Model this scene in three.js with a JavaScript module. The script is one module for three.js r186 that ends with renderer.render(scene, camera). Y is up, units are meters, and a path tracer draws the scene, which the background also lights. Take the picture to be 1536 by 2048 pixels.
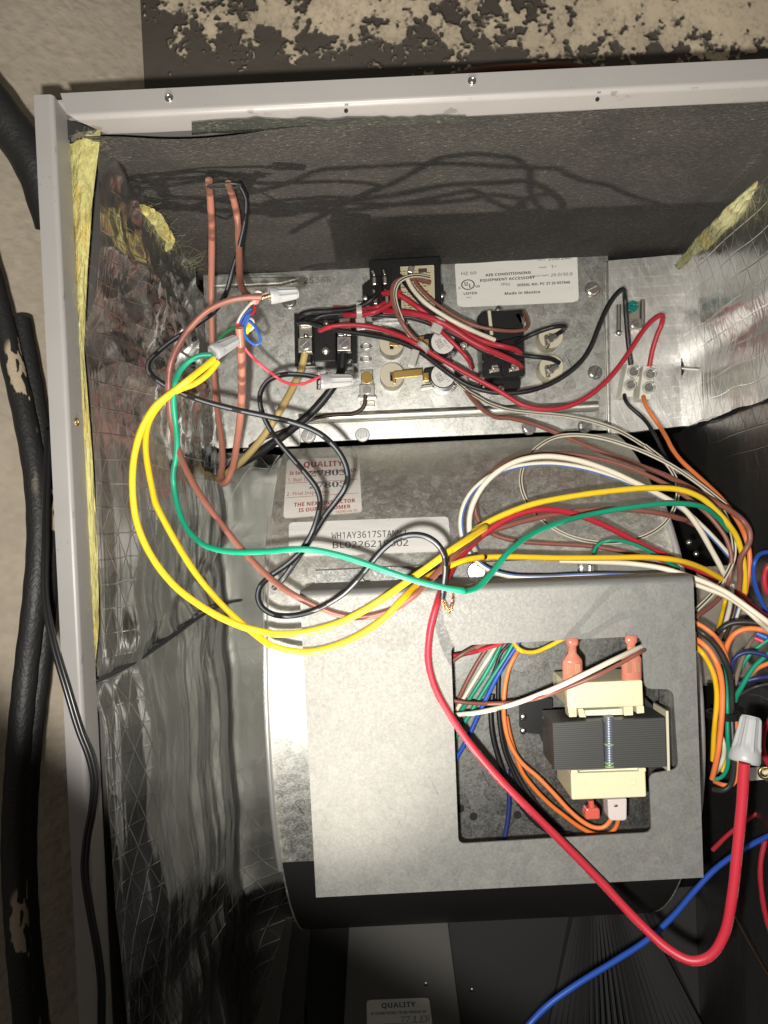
import * as THREE from 'three';
import { mergeGeometries } from 'three/addons/utils/BufferGeometryUtils.js';
import { RoundedBoxGeometry } from 'three/addons/geometries/RoundedBoxGeometry.js';

// ---------------------------------------------------------------- camera, light, exposure
const scene = new THREE.Scene();
const FPX = 1462, CX = 785, CY = 1080, ROLL = THREE.MathUtils.degToRad(-2.8), EYE = new THREE.Vector3(0, 1.2, 0.4);
const camera = new THREE.PerspectiveCamera(2 * THREE.MathUtils.radToDeg(Math.atan(1024 / FPX)), 0.75, 0.02, 20);
camera.position.copy(EYE);
camera.rotation.z = ROLL;
camera.setViewOffset(768, 1024, -8.5, -28, 768, 1024);          // the lens sits a little off the middle of the picture
camera.updateProjectionMatrix();
const renderer = new THREE.WebGLRenderer({ antialias: true });
renderer.setSize(768, 1024);
renderer.toneMapping = THREE.LinearToneMapping;
renderer.toneMappingExposure = 1;
renderer.shadowMap.enabled = true;
scene.background = new THREE.Color().setRGB(0.13, 0.121, 0.109);   // dim warm room behind the photographer
const flash = new THREE.SpotLight(0xfffcf6, 1.0, 0, THREE.MathUtils.degToRad(75), 0.06, 2);   // the flash beside the lens
flash.position.set(EYE.x - 0.016, EYE.y - 0.02, EYE.z);
{
  const a = THREE.MathUtils.degToRad(49), v = new THREE.Vector3(Math.sin(a) * 0.563, Math.sin(a) * 0.827, -Math.cos(a)).applyAxisAngle(new THREE.Vector3(0, 0, 1), ROLL);
  flash.target.position.copy(flash.position).add(v);
}
flash.castShadow = true; flash.shadow.radius = 0.22; flash.name = 'camera_flash';
flash.shadow.camera.near = 0.05; flash.shadow.camera.far = 3;
scene.add(flash, flash.target);
// a torch standing low in front of the cabinet, its beam going up into it
const torch = new THREE.SpotLight(0xfff6e8, 1.6, 0, THREE.MathUtils.degToRad(28), 1, 2);
torch.position.set(EYE.x - 0.075, EYE.y - 0.36, EYE.z - 0.25); torch.target.position.set(0.03, EYE.y + 0.24, EYE.z - 0.42);
torch.castShadow = true; torch.shadow.radius = 0.13; torch.name = 'torch'; torch.shadow.camera.near = 0.05; torch.shadow.camera.far = 3;
scene.add(torch, torch.target);

// ---------------------------------------------------------------- helpers
let seed = 7;
const rnd = () => { seed = (seed * 1664525 + 1013904223) >>> 0; return seed / 4294967296; };
const rr = (a, b) => a + (b - a) * rnd();
const V3 = (x, y, z) => new THREE.Vector3(x, y, z);
const lerp = (a, b, t) => a + (b - a) * t, clamp = (x, a, b) => Math.min(b, Math.max(a, x));
const smooth = (a, b, x) => { const t = clamp((x - a) / (b - a), 0, 1); return t * t * (3 - 2 * t); };
const cR = Math.cos(ROLL), sR = Math.sin(ROLL);
// the point d metres in front of the lens that the photograph shows at (px, py); y counts from the lens height
function P(px, py, d) {
  const x = (px - CX) / FPX * d, y = -(py - CY) / FPX * d;
  return V3(x * cR - y * sR, EYE.y + x * sR + y * cR, EYE.z - d);
}
const zOf = (d) => EYE.z - d;
const m = (px, d) => px / FPX * d;                                // size in metres of px at distance d

const names = {}, bases = new WeakMap();
function numbered(n) { const k = (names[n] = (names[n] ?? -1) + 1); return k ? `${n}_${String(k).padStart(3, '0')}` : n; }
function tag(o, label, category, group) { Object.assign(o.userData, { label, category }); if (group) o.userData.group = group; return o; }
function thing(name, label, category, base, group) {
  const g = new THREE.Group(); g.name = numbered(name); g.position.copy(base); bases.set(g, base.clone()); scene.add(g);
  return tag(g, label, category, group);
}
function part(parent, name, geo, mat, label) {
  const b = bases.get(parent), o = new THREE.Mesh(geo.translate(-b.x, -b.y, -b.z), mat);
  o.name = name; o.castShadow = o.receiveShadow = true; bases.set(o, b); parent.add(o);
  if (label) o.userData.label = label;
  return o;
}
function solo(name, label, category, geo, mat, base, group) {
  const o = new THREE.Mesh(geo.translate(-base.x, -base.y, -base.z), mat);
  o.name = numbered(name); o.position.copy(base); o.castShadow = o.receiveShadow = true; scene.add(o); bases.set(o, base.clone());
  return tag(o, label, category, group);
}
function struct(name, geo, mat) {
  const o = new THREE.Mesh(geo, mat); o.name = numbered(name); o.userData.kind = 'structure'; o.castShadow = o.receiveShadow = true; scene.add(o); return o;
}
const plain = (g) => { g = g.index ? g.toNonIndexed() : g; for (const k of Object.keys(g.attributes)) if (!['position', 'normal', 'uv'].includes(k)) g.deleteAttribute(k); return g; };
const join = (...gs) => mergeGeometries(gs.flat().map(plain));
// texture coordinates in metres, laid on each face along its main direction
function unmirror(g) { g = plain(g); for (const k of ['position', 'uv']) { const a = g.attributes[k]; if (!a) continue; const n = a.itemSize, q = a.array; for (let i = 0; i < a.count; i += 3) for (let e = 0; e < n; e++) { const t = q[(i + 1) * n + e]; q[(i + 1) * n + e] = q[(i + 2) * n + e]; q[(i + 2) * n + e] = t; } } g.computeVertexNormals(); return g; }
function metric(geo, s = 1) {
  geo = plain(geo); const p = geo.attributes.position, uv = new Float32Array(p.count * 2), a = V3(), b = V3(), c = V3(), n = V3();
  for (let i = 0; i < p.count; i += 3) {
    a.fromBufferAttribute(p, i); b.fromBufferAttribute(p, i + 1); c.fromBufferAttribute(p, i + 2);
    n.copy(b).sub(a).cross(c.clone().sub(a)); const X = Math.abs(n.x), Y = Math.abs(n.y), Z = Math.abs(n.z);
    [a, b, c].forEach((q, k) => { const t = Z >= X && Z >= Y ? [q.x, q.y] : Y >= X ? [q.x, q.z] : [q.z, q.y]; uv[(i + k) * 2] = t[0] * s; uv[(i + k) * 2 + 1] = t[1] * s; });
  }
  geo.setAttribute('uv', new THREE.BufferAttribute(uv, 2)); return geo;
}
const flat = (pts, d) => pts.map(([x, y]) => { const v = P(x, y, d); return new THREE.Vector2(v.x, v.y); });
function roundPath(path, pts, r) {
  const n = pts.length, R = (i) => Array.isArray(r) ? r[i] : r;
  for (let i = 0; i < n; i++) {
    const p = pts[i], a = pts[(i + n - 1) % n], b = pts[(i + 1) % n], ra = Math.min(R(i), p.distanceTo(a) / 2.05, p.distanceTo(b) / 2.05);
    const u = a.clone().sub(p).setLength(ra).add(p), v = b.clone().sub(p).setLength(ra).add(p);
    i ? path.lineTo(u.x, u.y) : path.moveTo(u.x, u.y);
    if (ra > 1e-6) path.quadraticCurveTo(p.x, p.y, v.x, v.y);
  }
  path.closePath(); return path;
}
// a plate whose outline the photograph shows; its front lies d metres from the lens and it goes back by t
function plate(pts, d, t, r = 0, bevel = 0, holes = []) {
  const s = roundPath(new THREE.Shape(), flat(pts, d), r);
  for (const h of holes) s.holes.push(h);
  const g = new THREE.ExtrudeGeometry(s, { depth: t - 2 * bevel, bevelEnabled: bevel > 0, bevelSize: bevel, bevelThickness: bevel, bevelOffset: -bevel, bevelSegments: 2, curveSegments: 8 });
  return metric(g.translate(0, 0, zOf(d) - t + bevel));
}
const holePath = (pts, d, r) => roundPath(new THREE.Path(), flat(pts, d), r);
const holeCircle = (px, py, d, r) => { const v = P(px, py, d); return new THREE.Path().absarc(v.x, v.y, r, 0, Math.PI * 2, true); };
function rod(a, b, r, r2 = r, n = 14) {                           // a straight round bar from a to b
  const v = b.clone().sub(a), g = new THREE.CylinderGeometry(r2, r, v.length(), n);
  return g.applyQuaternion(new THREE.Quaternion().setFromUnitVectors(V3(0, 1, 0), v.clone().normalize())).translate(...a.clone().lerp(b, 0.5));
}
const disc = (px, py, d, r, t, n = 32) => new THREE.CylinderGeometry(r, r, t, n).rotateX(Math.PI / 2).translate(...P(px, py, d).sub(V3(0, 0, t / 2)));
const boxAt = (px, py, d, w, h, t, r = 0.0006, turn = 0) => new RoundedBoxGeometry(w, h, t, 2, Math.min(r, w / 2.1, h / 2.1, t / 2.1)).rotateZ(turn).translate(...P(px, py, d).sub(V3(0, 0, t / 2)));

// ---- noise that repeats every n cells
function lattice(n, s) { let q = s * 9301 + 49297; const r = () => { q = (Math.imul(q, 1103515245) + 12345) >>> 0; return (q >>> 8) / 16777216; }; for (let i = 0; i < 9; i++) r(); return Float32Array.from({ length: n * n }, r); }
const lats = {};
function noise(u, v, nx, ny, s = 1) {
  const key = `${nx},${ny},${s}`, L = lats[key] ??= lattice(Math.max(nx, ny), s), N = Math.max(nx, ny);
  const x = ((u * nx) % nx + nx) % nx, y = ((v * ny) % ny + ny) % ny, i = Math.floor(x), j = Math.floor(y), f = x - i, g = y - j;
  const a = f * f * (3 - 2 * f), b = g * g * (3 - 2 * g), i1 = (i + 1) % nx, j1 = (j + 1) % ny;
  return lerp(lerp(L[j * N + i], L[j * N + i1], a), lerp(L[j1 * N + i], L[j1 * N + i1], a), b);
}
const fbm = (u, v, n, o = 4, s = 1, ny = n) => { let t = 0, a = 0.5, w = 0; for (let k = 0; k < o; k++) { t += a * noise(u, v, n << k, ny << k, s + k); w += a; a *= 0.55; } return t / w; };
function texture(w, h, fn, srgb = false) {
  const data = new Uint8Array(w * h * 4);
  for (let j = 0; j < h; j++) for (let i = 0; i < w; i++) {
    const c = fn(i / w, j / h), k = (j * w + i) * 4, q = typeof c === 'number' ? [c, c, c] : c;
    for (let e = 0; e < 3; e++) { let x = clamp(q[e], 0, 1); if (srgb) x = x <= 0.0031308 ? x * 12.92 : 1.055 * x ** (1 / 2.4) - 0.055; data[k + e] = Math.round(x * 255); }
    data[k + 3] = 255;
  }
  const t = new THREE.DataTexture(data, w, h); t.wrapS = t.wrapT = THREE.RepeatWrapping; t.magFilter = THREE.LinearFilter; t.minFilter = THREE.LinearMipmapLinearFilter; t.generateMipmaps = true;
  if (srgb) t.colorSpace = THREE.SRGBColorSpace; t.needsUpdate = true; return t;
}
const rep = (t, a, b = a) => { const c = t.clone(); c.repeat.set(a, b); c.needsUpdate = true; return c; };
const std = (r, g, b, rough, metal = 0, more = {}) => new THREE.MeshStandardMaterial({ color: new THREE.Color().setRGB(r, g, b), roughness: rough, metalness: metal, side: THREE.DoubleSide, ...more });

// ---------------------------------------------------------------- materials
// galvanised sheet: mottled grain, handling stains; one repeat is 12 cm
const spangle = (() => { const c = []; for (let i = 0; i < 420; i++) c.push([rnd(), rnd(), rnd()]); const G = 16, grid = Array.from({ length: G * G }, () => []);
  c.forEach((p) => grid[Math.floor(p[1] * G) * G + Math.floor(p[0] * G)].push(p));
  return (u, v) => { let best = 9, val = 0; const gi = Math.floor(u * G), gj = Math.floor(v * G); for (let j = -1; j < 2; j++) for (let i = -1; i < 2; i++) for (const p of grid[((gj + j + G) % G) * G + (gi + i + G) % G]) { let dx = Math.abs(u - p[0]), dy = Math.abs(v - p[1]); dx = Math.min(dx, 1 - dx); dy = Math.min(dy, 1 - dy); const q = dx * dx + dy * dy; if (q < best) { best = q; val = p[2]; } } return val; }; })();
const smudge0 = (u, v) => smooth(0.52, 0.62, fbm(u, v, 3, 5, 201)) * 0.025 - 0.02 * smooth(0.6, 0.64, fbm(u, v, 4, 4, 203));
const galvColor = texture(512, 512, (u, v) => { const k = 0.55 - 0.25 * smudge0(u, v) + 0.05 * (spangle(u, v) - 0.5) + 0.02 * (fbm(u, v, 5, 4, 3) - 0.5) + 0.1 * (noise(u, v, 170, 170, 9) - 0.5) + 0.05 * (noise(u, v, 90, 90, 12) - 0.5); return [k, k * 0.99, k * 0.945]; }, true);
const smudge = (u, v) => smooth(0.52, 0.62, fbm(u, v, 3, 5, 201)) * 0.03 - 0.02 * smooth(0.6, 0.64, fbm(u, v, 4, 4, 203));
const scratch = (u, v) => { const a = (u * 5 + v * 2.0 + 0.15 * noise(u, v, 3, 3, 205)) % 1; return noise(u, v, 40, 7, 207) > 0.86 && Math.abs(a - 0.5) < 0.01 ? 1 : 0; };
const galvRough = texture(512, 512, (u, v) => 0.5 + smudge(u, v) - 0.15 * scratch(u, v) + 0.04 * (fbm(u, v, 4, 4, 21) - 0.5) + 0.07 * (spangle(u, v) - 0.5) + 0.16 * (noise(u, v, 150, 150, 5) - 0.5));
const galvBump = texture(512, 512, (u, v) => 0.5 + 0.35 * (noise(u, v, 128, 128, 31) - 0.5) + 0.5 * (noise(u, v, 64, 64, 33) - 0.5));
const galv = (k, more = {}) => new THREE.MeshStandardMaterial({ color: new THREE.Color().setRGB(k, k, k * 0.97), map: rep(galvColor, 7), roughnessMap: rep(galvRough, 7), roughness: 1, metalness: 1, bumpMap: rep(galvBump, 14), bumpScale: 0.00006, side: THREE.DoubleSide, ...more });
const grimeC = texture(512, 512, (u, v) => { const d = 0.93 + 0.12 * (fbm(u, v, 4, 5, 211) - 0.5) - 0.55 * (noise(u, v, 170, 170, 213) > 0.985 ? 1 : 0) * (fbm(u, v, 5, 3, 215) > 0.5 ? 1 : 0.2) - 0.3 * smooth(0.7, 0.74, fbm(u, v, 9, 5, 217)); return [d, d * 0.985, d * 0.97]; }, true);
const grimeR = texture(256, 256, (u, v) => 0.8 + 0.5 * (fbm(u, v, 6, 5, 219) - 0.5));
const M = {
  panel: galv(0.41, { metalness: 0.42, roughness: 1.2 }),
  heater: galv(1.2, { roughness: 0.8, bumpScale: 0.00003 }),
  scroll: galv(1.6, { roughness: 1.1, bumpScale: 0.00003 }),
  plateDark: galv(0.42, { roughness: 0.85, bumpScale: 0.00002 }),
  rim: std(0.9, 0.89, 0.85, 0.48, 0.85),
  steel: std(0.62, 0.61, 0.58, 0.28, 1),
  screw: std(0.5, 0.49, 0.47, 0.3, 1),
  brassy: std(0.55, 0.4, 0.17, 0.35, 1),
  brass: std(0.62, 0.42, 0.13, 0.3, 1),
  nickel: std(0.72, 0.67, 0.6, 0.3, 1),
  copper: std(0.85, 0.42, 0.22, 0.3, 1),
  rail: std(0.31, 0.298, 0.288, 0.45, 0, { map: rep(grimeC, 5), roughnessMap: rep(grimeR, 7) }),
  black: std(0.012, 0.012, 0.012, 0.3),
  blackMatte: std(0.018, 0.017, 0.016, 0.75),
  shadowBlack: std(0.01, 0.01, 0.01, 0.9),
  ceramic: std(0.6, 0.54, 0.4, 0.55),
  cream: std(0.72, 0.65, 0.42, 0.45),
  whitePlastic: std(0.75, 0.72, 0.64, 0.45),
  nut: std(0.34, 0.34, 0.34, 0.38),
  nylon: new THREE.MeshPhysicalMaterial({ color: new THREE.Color().setRGB(0.75, 0.72, 0.66), roughness: 0.35, transmission: 0.45, thickness: 0, side: THREE.DoubleSide }),
  spade: new THREE.MeshPhysicalMaterial({ color: new THREE.Color().setRGB(0.62, 0.11, 0.08), roughness: 0.25, clearcoat: 0.6, side: THREE.DoubleSide }),
  spadePink: new THREE.MeshPhysicalMaterial({ color: new THREE.Color().setRGB(0.55, 0.18, 0.12), roughness: 0.25, clearcoat: 0.6, side: THREE.DoubleSide }),
  frosted: new THREE.MeshPhysicalMaterial({ color: new THREE.Color().setRGB(0.75, 0.66, 0.63), roughness: 0.4, transmission: 0.2, thickness: 0, side: THREE.DoubleSide }),
  clear: new THREE.MeshPhysicalMaterial({ color: new THREE.Color().setRGB(0.85, 0.85, 0.78), roughness: 0.15, transmission: 0.6, thickness: 0, side: THREE.DoubleSide }),
  core: std(0.1, 0.1, 0.096, 0.42, 0.6),
  coreEdge: std(0.125, 0.125, 0.118, 0.42, 0.6),
  hose: std(0.012, 0.011, 0.011, 0.55),
  green: std(0.01, 0.22, 0.2, 0.25, 0.3),
};
const yT = P(785, 154, 0.4).y;                                // top edge of the front frame
// ---------------------------------------------------------------- walls behind the cabinet
{
  const tBump = texture(512, 512, (u, v) => 0.5 * fbm(u, v, 10, 5, 41) + 0.5 * Math.pow(fbm(u, v, 40, 3, 43), 1.5));
  const tCol = texture(512, 512, (u, v) => { const k = 0.8 + 0.4 * fbm(u, v, 4, 5, 45) + 0.16 * (noise(u, v, 120, 120, 47) - 0.5); const s = smooth(0.68, 0.76, fbm(u, v + 0.13, 6, 5, 49)) * 0.8; return [0.4 * k * (1 - s), 0.34 * k * (1 - s), 0.26 * k * (1 - s)]; }, true);
  const plaster = new THREE.MeshStandardMaterial({ map: rep(tCol, 2.2), bumpMap: rep(tBump, 4), bumpScale: 0.0025, roughness: 0.85, side: THREE.DoubleSide });
  const wl = new THREE.BoxGeometry(0.6, 2.4, 0.05).translate(-0.3, 1.2, -0.025).rotateY(Math.atan2(0.08, 0.16)).translate(-0.179, 0, zOf(0.58));
  struct('wall_left', metric(wl), plaster);
  // brown coating with torn off patches that leave pale plaster
  const pale = (u, v) => {                                        // u 0..1 left to right, v 0..1 upwards over 1.0 x 0.25 m
    const edge = 0.46 - 0.11 * smooth(0, 0.22, u) - 0.05 * smooth(0.3, 0.8, u) + 0.02 * Math.sin(u * 31 + 0.4) + 0.11 * (fbm(u, v * 0.25, 14, 3, 53) - 0.5);
    const bump = (a, b, ra, rb) => Math.exp(-(((u - a) / ra) ** 2) - (((v - b) / rb) ** 2));
    const fine = fbm(u, v * 0.25, 60, 4, 57) - 0.5, gap = 0.14 * bump(0.43, 0.52, 0.06, 0.07) + 0.2 * bump(0.0, 0.62, 0.03, 0.16) + 0.1 * bump(0.17, 0.42, 0.05, 0.05) + 0.12 * bump(0.9, 0.35, 0.06, 0.05) + 0.03 * (u < 0.25) + 0.05 * smooth(0.56, 0.7, fbm(u, v * 0.3, 20, 4, 55)) - 0.06 * smooth(0.3, 0.8, u);
    return 0.5 + clamp(2.2 * (v - edge), -0.4, 0.16) + 1.3 * fine + 0.35 * (noise(u, v, 256, 64, 58) - 0.5) - 2.2 * gap;
  };
  const c2 = texture(1024, 256, (u, v) => { const q = pale(u, v), a = 0.75 * smooth(0.44, 0.62, q) + 0.25 * smooth(0.5, 0.95, q + 0.5 * (noise(u, v, 400, 100, 60) - 0.5)), k = 0.62 + 0.7 * fbm(u, v, 16, 5, 59, 4), w = 0.75 + 0.5 * fbm(u, v, 6, 4, 61); return [lerp(0.085 * w, 0.68 * k, a), lerp(0.07 * w, 0.56 * k, a), lerp(0.056 * w, 0.4 * k, a)]; }, true);
  const b2 = texture(1024, 256, (u, v) => 0.7 * smooth(0.35, 0.6, pale(u, v)) + 0.3 * fbm(u, v, 60, 3, 63, 16));
  for (const t of [c2, b2]) t.wrapS = t.wrapT = THREE.ClampToEdgeWrapping;
  const g = new THREE.PlaneGeometry(1.0, 0.25); const back = new THREE.MeshStandardMaterial({ map: c2, bumpMap: b2, bumpScale: 0.003, roughness: 0.8, side: THREE.DoubleSide });
  const a = P(285, 178, 0.58);
  g.scale(0.64, 0.64, 1).translate(-0.179 + 0.32, EYE.y + 0.335 + 0.08, zOf(0.58)); struct('wall_back', g, back);
  struct('wall_back', metric(new THREE.BoxGeometry(1.4, 0.8, 0.3).translate(-0.1788 + 0.7, yT + 0.004 + 0.4, zOf(0.581) - 0.15)), std(0.06, 0.05, 0.042, 0.85));
}
// ---------------------------------------------------------------- cabinet
const cabinet = thing('air_handler_cabinet', 'painted steel air handler cabinet with open front, lined with foil and dark fibre mat', 'cabinet', V3(0, 0.55, 0));
const xL = P(68, 190, 0.4).x, xLi = P(112, 300, 0.4).x, xR = 0.275;
{
  // outer sheet metal
  const sheet = (w, h, t, x, y, z) => new THREE.BoxGeometry(w, h, t).translate(x, y, z);
  part(cabinet, 'side_panel', sheet(0.0012, 1.0, 0.49, xL + 0.0006, yT - 0.5, -0.2505), M.rail);
  part(cabinet, 'side_panel', sheet(0.0012, 1.0, 0.5, xR + 0.02, yT - 0.5, -0.2505), M.rail);
  part(cabinet, 'top_panel', sheet(xR - xL + 0.018, 0.0012, 0.49, (xL + xR) / 2 + 0.01, yT - 0.0008, -0.2505), M.rail);
  part(cabinet, 'back_panel', sheet(xR - xL + 0.018, 0.995, 0.0012, (xL + xR) / 2 + 0.01, yT - 0.5, -0.5), M.blackMatte);
  // front frame: folded rails, a rounded fold between the face and the return
  const fold = (len, face, ret, r) => {                           // profile in (y, z): face down, round, return back; runs along x
    const s = new THREE.Shape(), t = 0.0011; const pts = [];
    pts.push([0, 0], [-(face - r), 0]); for (let k = 1; k < 8; k++) { const a = k / 8 * Math.PI / 2; pts.push([-(face - r) - r * Math.sin(a), -r + r * Math.cos(a)]); } pts.push([-face, -r], [-face, -ret]);
    const inn = [[-face + t, -ret], [-face + t, -r]]; for (let k = 7; k > 0; k--) { const a = k / 8 * Math.PI / 2; inn.push([-(face - r) - (r - t) * Math.sin(a), -r + (r - t) * Math.cos(a)]); } inn.push([-(face - r), -t], [0, -t]);
    [...pts, ...inn].forEach(([y, z], i) => i ? s.lineTo(z, y) : s.moveTo(z, y));
    return new THREE.ExtrudeGeometry(s, { depth: len, bevelEnabled: false }).rotateY(Math.PI / 2);   // x of shape becomes -z
  };
  const flip = (g) => g.scale(1, 1, -1);
  const x0 = P(122, 215, 0.4).x, faceH = 0.014;
  const top = fold(xR - x0, faceH, 0.0172, 0.003);
  top.scale(1, 1, -1); top.translate(x0, yT, 0);
  // cut the lower left corner of the top rail at a slant by moving its end vertices
  { const p = top.attributes.position; for (let i = 0; i < p.count; i++) if (p.getX(i) < x0 + 1e-5) { const dy = yT - p.getY(i), dz = -p.getZ(i); p.setX(i, x0 + Math.max(0, dy - 0.008) * 1.0 + dz * 0.75); }  }
  const topRail = part(cabinet, 'top_rail', metric(unmirror(top)), M.rail);
  const side = fold(1.0, xLi - xL, 0.019, 0.0025); side.scale(1, 1, -1); side.rotateZ(Math.PI / 2);   // face runs along x now
  side.translate(xL, P(90, 190, 0.4).y - 1.0, 0.0004);
  part(cabinet, 'side_rail', metric(unmirror(side)), M.rail);
  // right rail, out of the frame but it closes the front
  part(cabinet, 'side_rail', new RoundedBoxGeometry(0.03, 1.0, 0.019, 2, 0.002).translate(xR + 0.012, yT - 0.52, -0.0095), M.rail);
  // black sheet put in for the shade in the gap behind the rails' corner
  part(cabinet, 'corner_gap_shade', plate([[108, 196], [124, 196], [124, 236], [168, 250], [192, 257], [150, 264], [130, 285], [128, 330], [112, 330]], 0.4165, 0.001), M.blackMatte);
  // screws and holes of the frame
  const ring = (px, py, d) => join(new THREE.TorusGeometry(0.0019, 0.0005, 8, 20).translate(...P(px, py, d - 0.0003)), new THREE.SphereGeometry(0.0015, 14, 10).scale(1, 1, 0.5).translate(...P(px, py, d)));
  part(topRail, 'screw', ring(338, 196, 0.4), M.steel); part(topRail, 'screw', ring(944, 162, 0.4), M.steel);
  for (const [x, y] of [[692, 221], [1195, 198]]) part(topRail, 'screw_hole', disc(x, y, 0.3997, 0.0011, 0.0006, 16), M.shadowBlack);
  part(cabinet, 'screw_hole', new THREE.TorusGeometry(0.002, 0.0005, 8, 20).rotateY(Math.PI / 2).translate(xLi + 0.0003, P(153, 845, 0.41).y, -0.009), M.brassy);
}
// ---- liners: crumpled foil left and right, fibre mat above
const sheetGrid = (nu, nv, fn, su = 1, sv = 1) => {
  const g = new THREE.PlaneGeometry(1, 1, nu, nv), p = g.attributes.position, uv = g.attributes.uv;
  for (let i = 0; i < p.count; i++) { const u = uv.getX(i), v = uv.getY(i), q = fn(u, v); p.setXYZ(i, q.x, q.y, q.z); uv.setXY(i, u * su, v * sv); }
  g.computeVertexNormals(); return g;
};
const ridge = (u, v, n, s) => 1 - Math.abs(2 * fbm(u, v, n, 3, s) - 1);
const scrim = (u, v) => { // reinforcing yarn: three directions
  let k = 0; const line = (t, w) => { const f = Math.abs(t - Math.round(t)); return Math.max(0, 1 - f / w); };
  const j = 0.25 * (fbm(u, v, 6, 2, 71) - 0.5);
  k = Math.max(k, line(v * 14 + j, 0.03), line(u * 14 + v * 7 + j, 0.025), line(u * 14 - v * 7 + j, 0.025)); return k;
};
const crease = (u, v, n, s) => { const a = Math.abs(fbm(u, v, n, 2, s) - 0.5); return Math.max(0, 1 - a * 9); };
const foilBump = texture(1024, 1024, (u, v) => clamp(0.4 + 0.18 * scrim(u, v) + 0.12 * (fbm(u, v, 28, 3, 73, 3) - 0.5) + 0.1 * crease(u, v, 6, 75) + 0.06 * crease(u, v, 13, 77) + 0.14 * (noise(u, v, 110, 4, 79) - 0.5), 0, 1));
const foilRough = texture(256, 256, (u, v) => 0.13 + 0.14 * fbm(u, v, 8, 4, 81));
const foil = new THREE.MeshStandardMaterial({ color: new THREE.Color().setRGB(0.8, 0.8, 0.79), metalness: 1, roughness: 1, roughnessMap: foilRough, bumpMap: foilBump, bumpScale: 0.0008, side: THREE.DoubleSide });
const shadedFoil = new THREE.MeshStandardMaterial({ color: new THREE.Color().setRGB(0.34, 0.33, 0.32), metalness: 0.95, roughness: 0.3, bumpMap: foilBump, bumpScale: 0.0007, side: THREE.DoubleSide });  // darker copy of the foil, with shade put into its colour
const relY = (py, d) => P(785, py, d).y - EYE.y;
const jit = lattice(64, 171), jit2 = lattice(64, 173), jit3 = lattice(64, 177);
function facets(u, v, cell) {                                     // crumpled sheet: bent facets that meet in sharp creases
  const x = u / cell + 200, y = v / cell + 200, i0 = Math.floor(x), j0 = Math.floor(y); let best = 9;
  for (let j = -2; j < 3; j++) for (let i = -2; i < 3; i++) { const k = ((j0 + j) & 63) * 64 + ((i0 + i) & 63), dx = x - (i0 + i + jit[k]), dy = y - (j0 + j + jit2[k]), g = jit3[k] * 6.283; const h = 0.5 * (dx * dx + dy * dy) + 0.55 * (Math.cos(g) * dx + Math.sin(g) * dy) + 0.7 * jit[(k + 777) & 4095]; if (h < best) best = h; }
  return best;
}
function leftFoil(y, d) {                                         // x of the left liner, y from the lens height
  const t = clamp((d - 0.42) / 0.21, 0, 1), top = smooth(0.1, 0.2, y), u = d * 2.5, v = y * 2.5;
  let x = lerp(lerp(-0.1715, -0.160, top), -0.1585, Math.pow(t, 0.8)) + 0.004 * smooth(0.63, 1, d);
  const crump = smooth(0.03, 0.12, y);                            // crumpled above, pleated below
  x += crump * (0.017 * (facets(d * 1.15, y, 0.034) - 0.1) + 0.006 * (facets(d * 1.2 + 3, y * 0.8, 0.014) - 0.1) + 0.0024 * (facets(d + 7, y, 0.0075) - 0.1)) * smooth(0.42, 0.45, d);
  x += (1 - crump) * (0.009 * (facets(d, y * 0.16 + 2, 0.03) - 0.1) + 0.0016 * (facets(d * 1.1 + 5, y * 0.1, 0.011) - 0.1) + 0.004 * (fbm(u, v * 0.8, 6, 3, 99) - 0.5));
  x += 0.011 * (1 - top) * smooth(0.423, 0.462, d) * (0.7 + 0.6 * noise(0.3, y * 4 + 9, 9, 9, 221));
  if (y < 0.085) x += 0.06 * smooth(0.628, 0.70, d);              // behind the blower the liner turns towards the front
  const rod1 = relY(640, 0.42) + (relY(712, 0.58) - relY(640, 0.42)) * (d - 0.42) / 0.16, rod2 = -0.083 + (d - 0.42) * 0.075 / 0.2;
  for (const ry of [rod1, rod2]) x -= 0.0045 * Math.exp(-(((y - ry) / 0.012) ** 2));
  return x;
}
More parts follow.
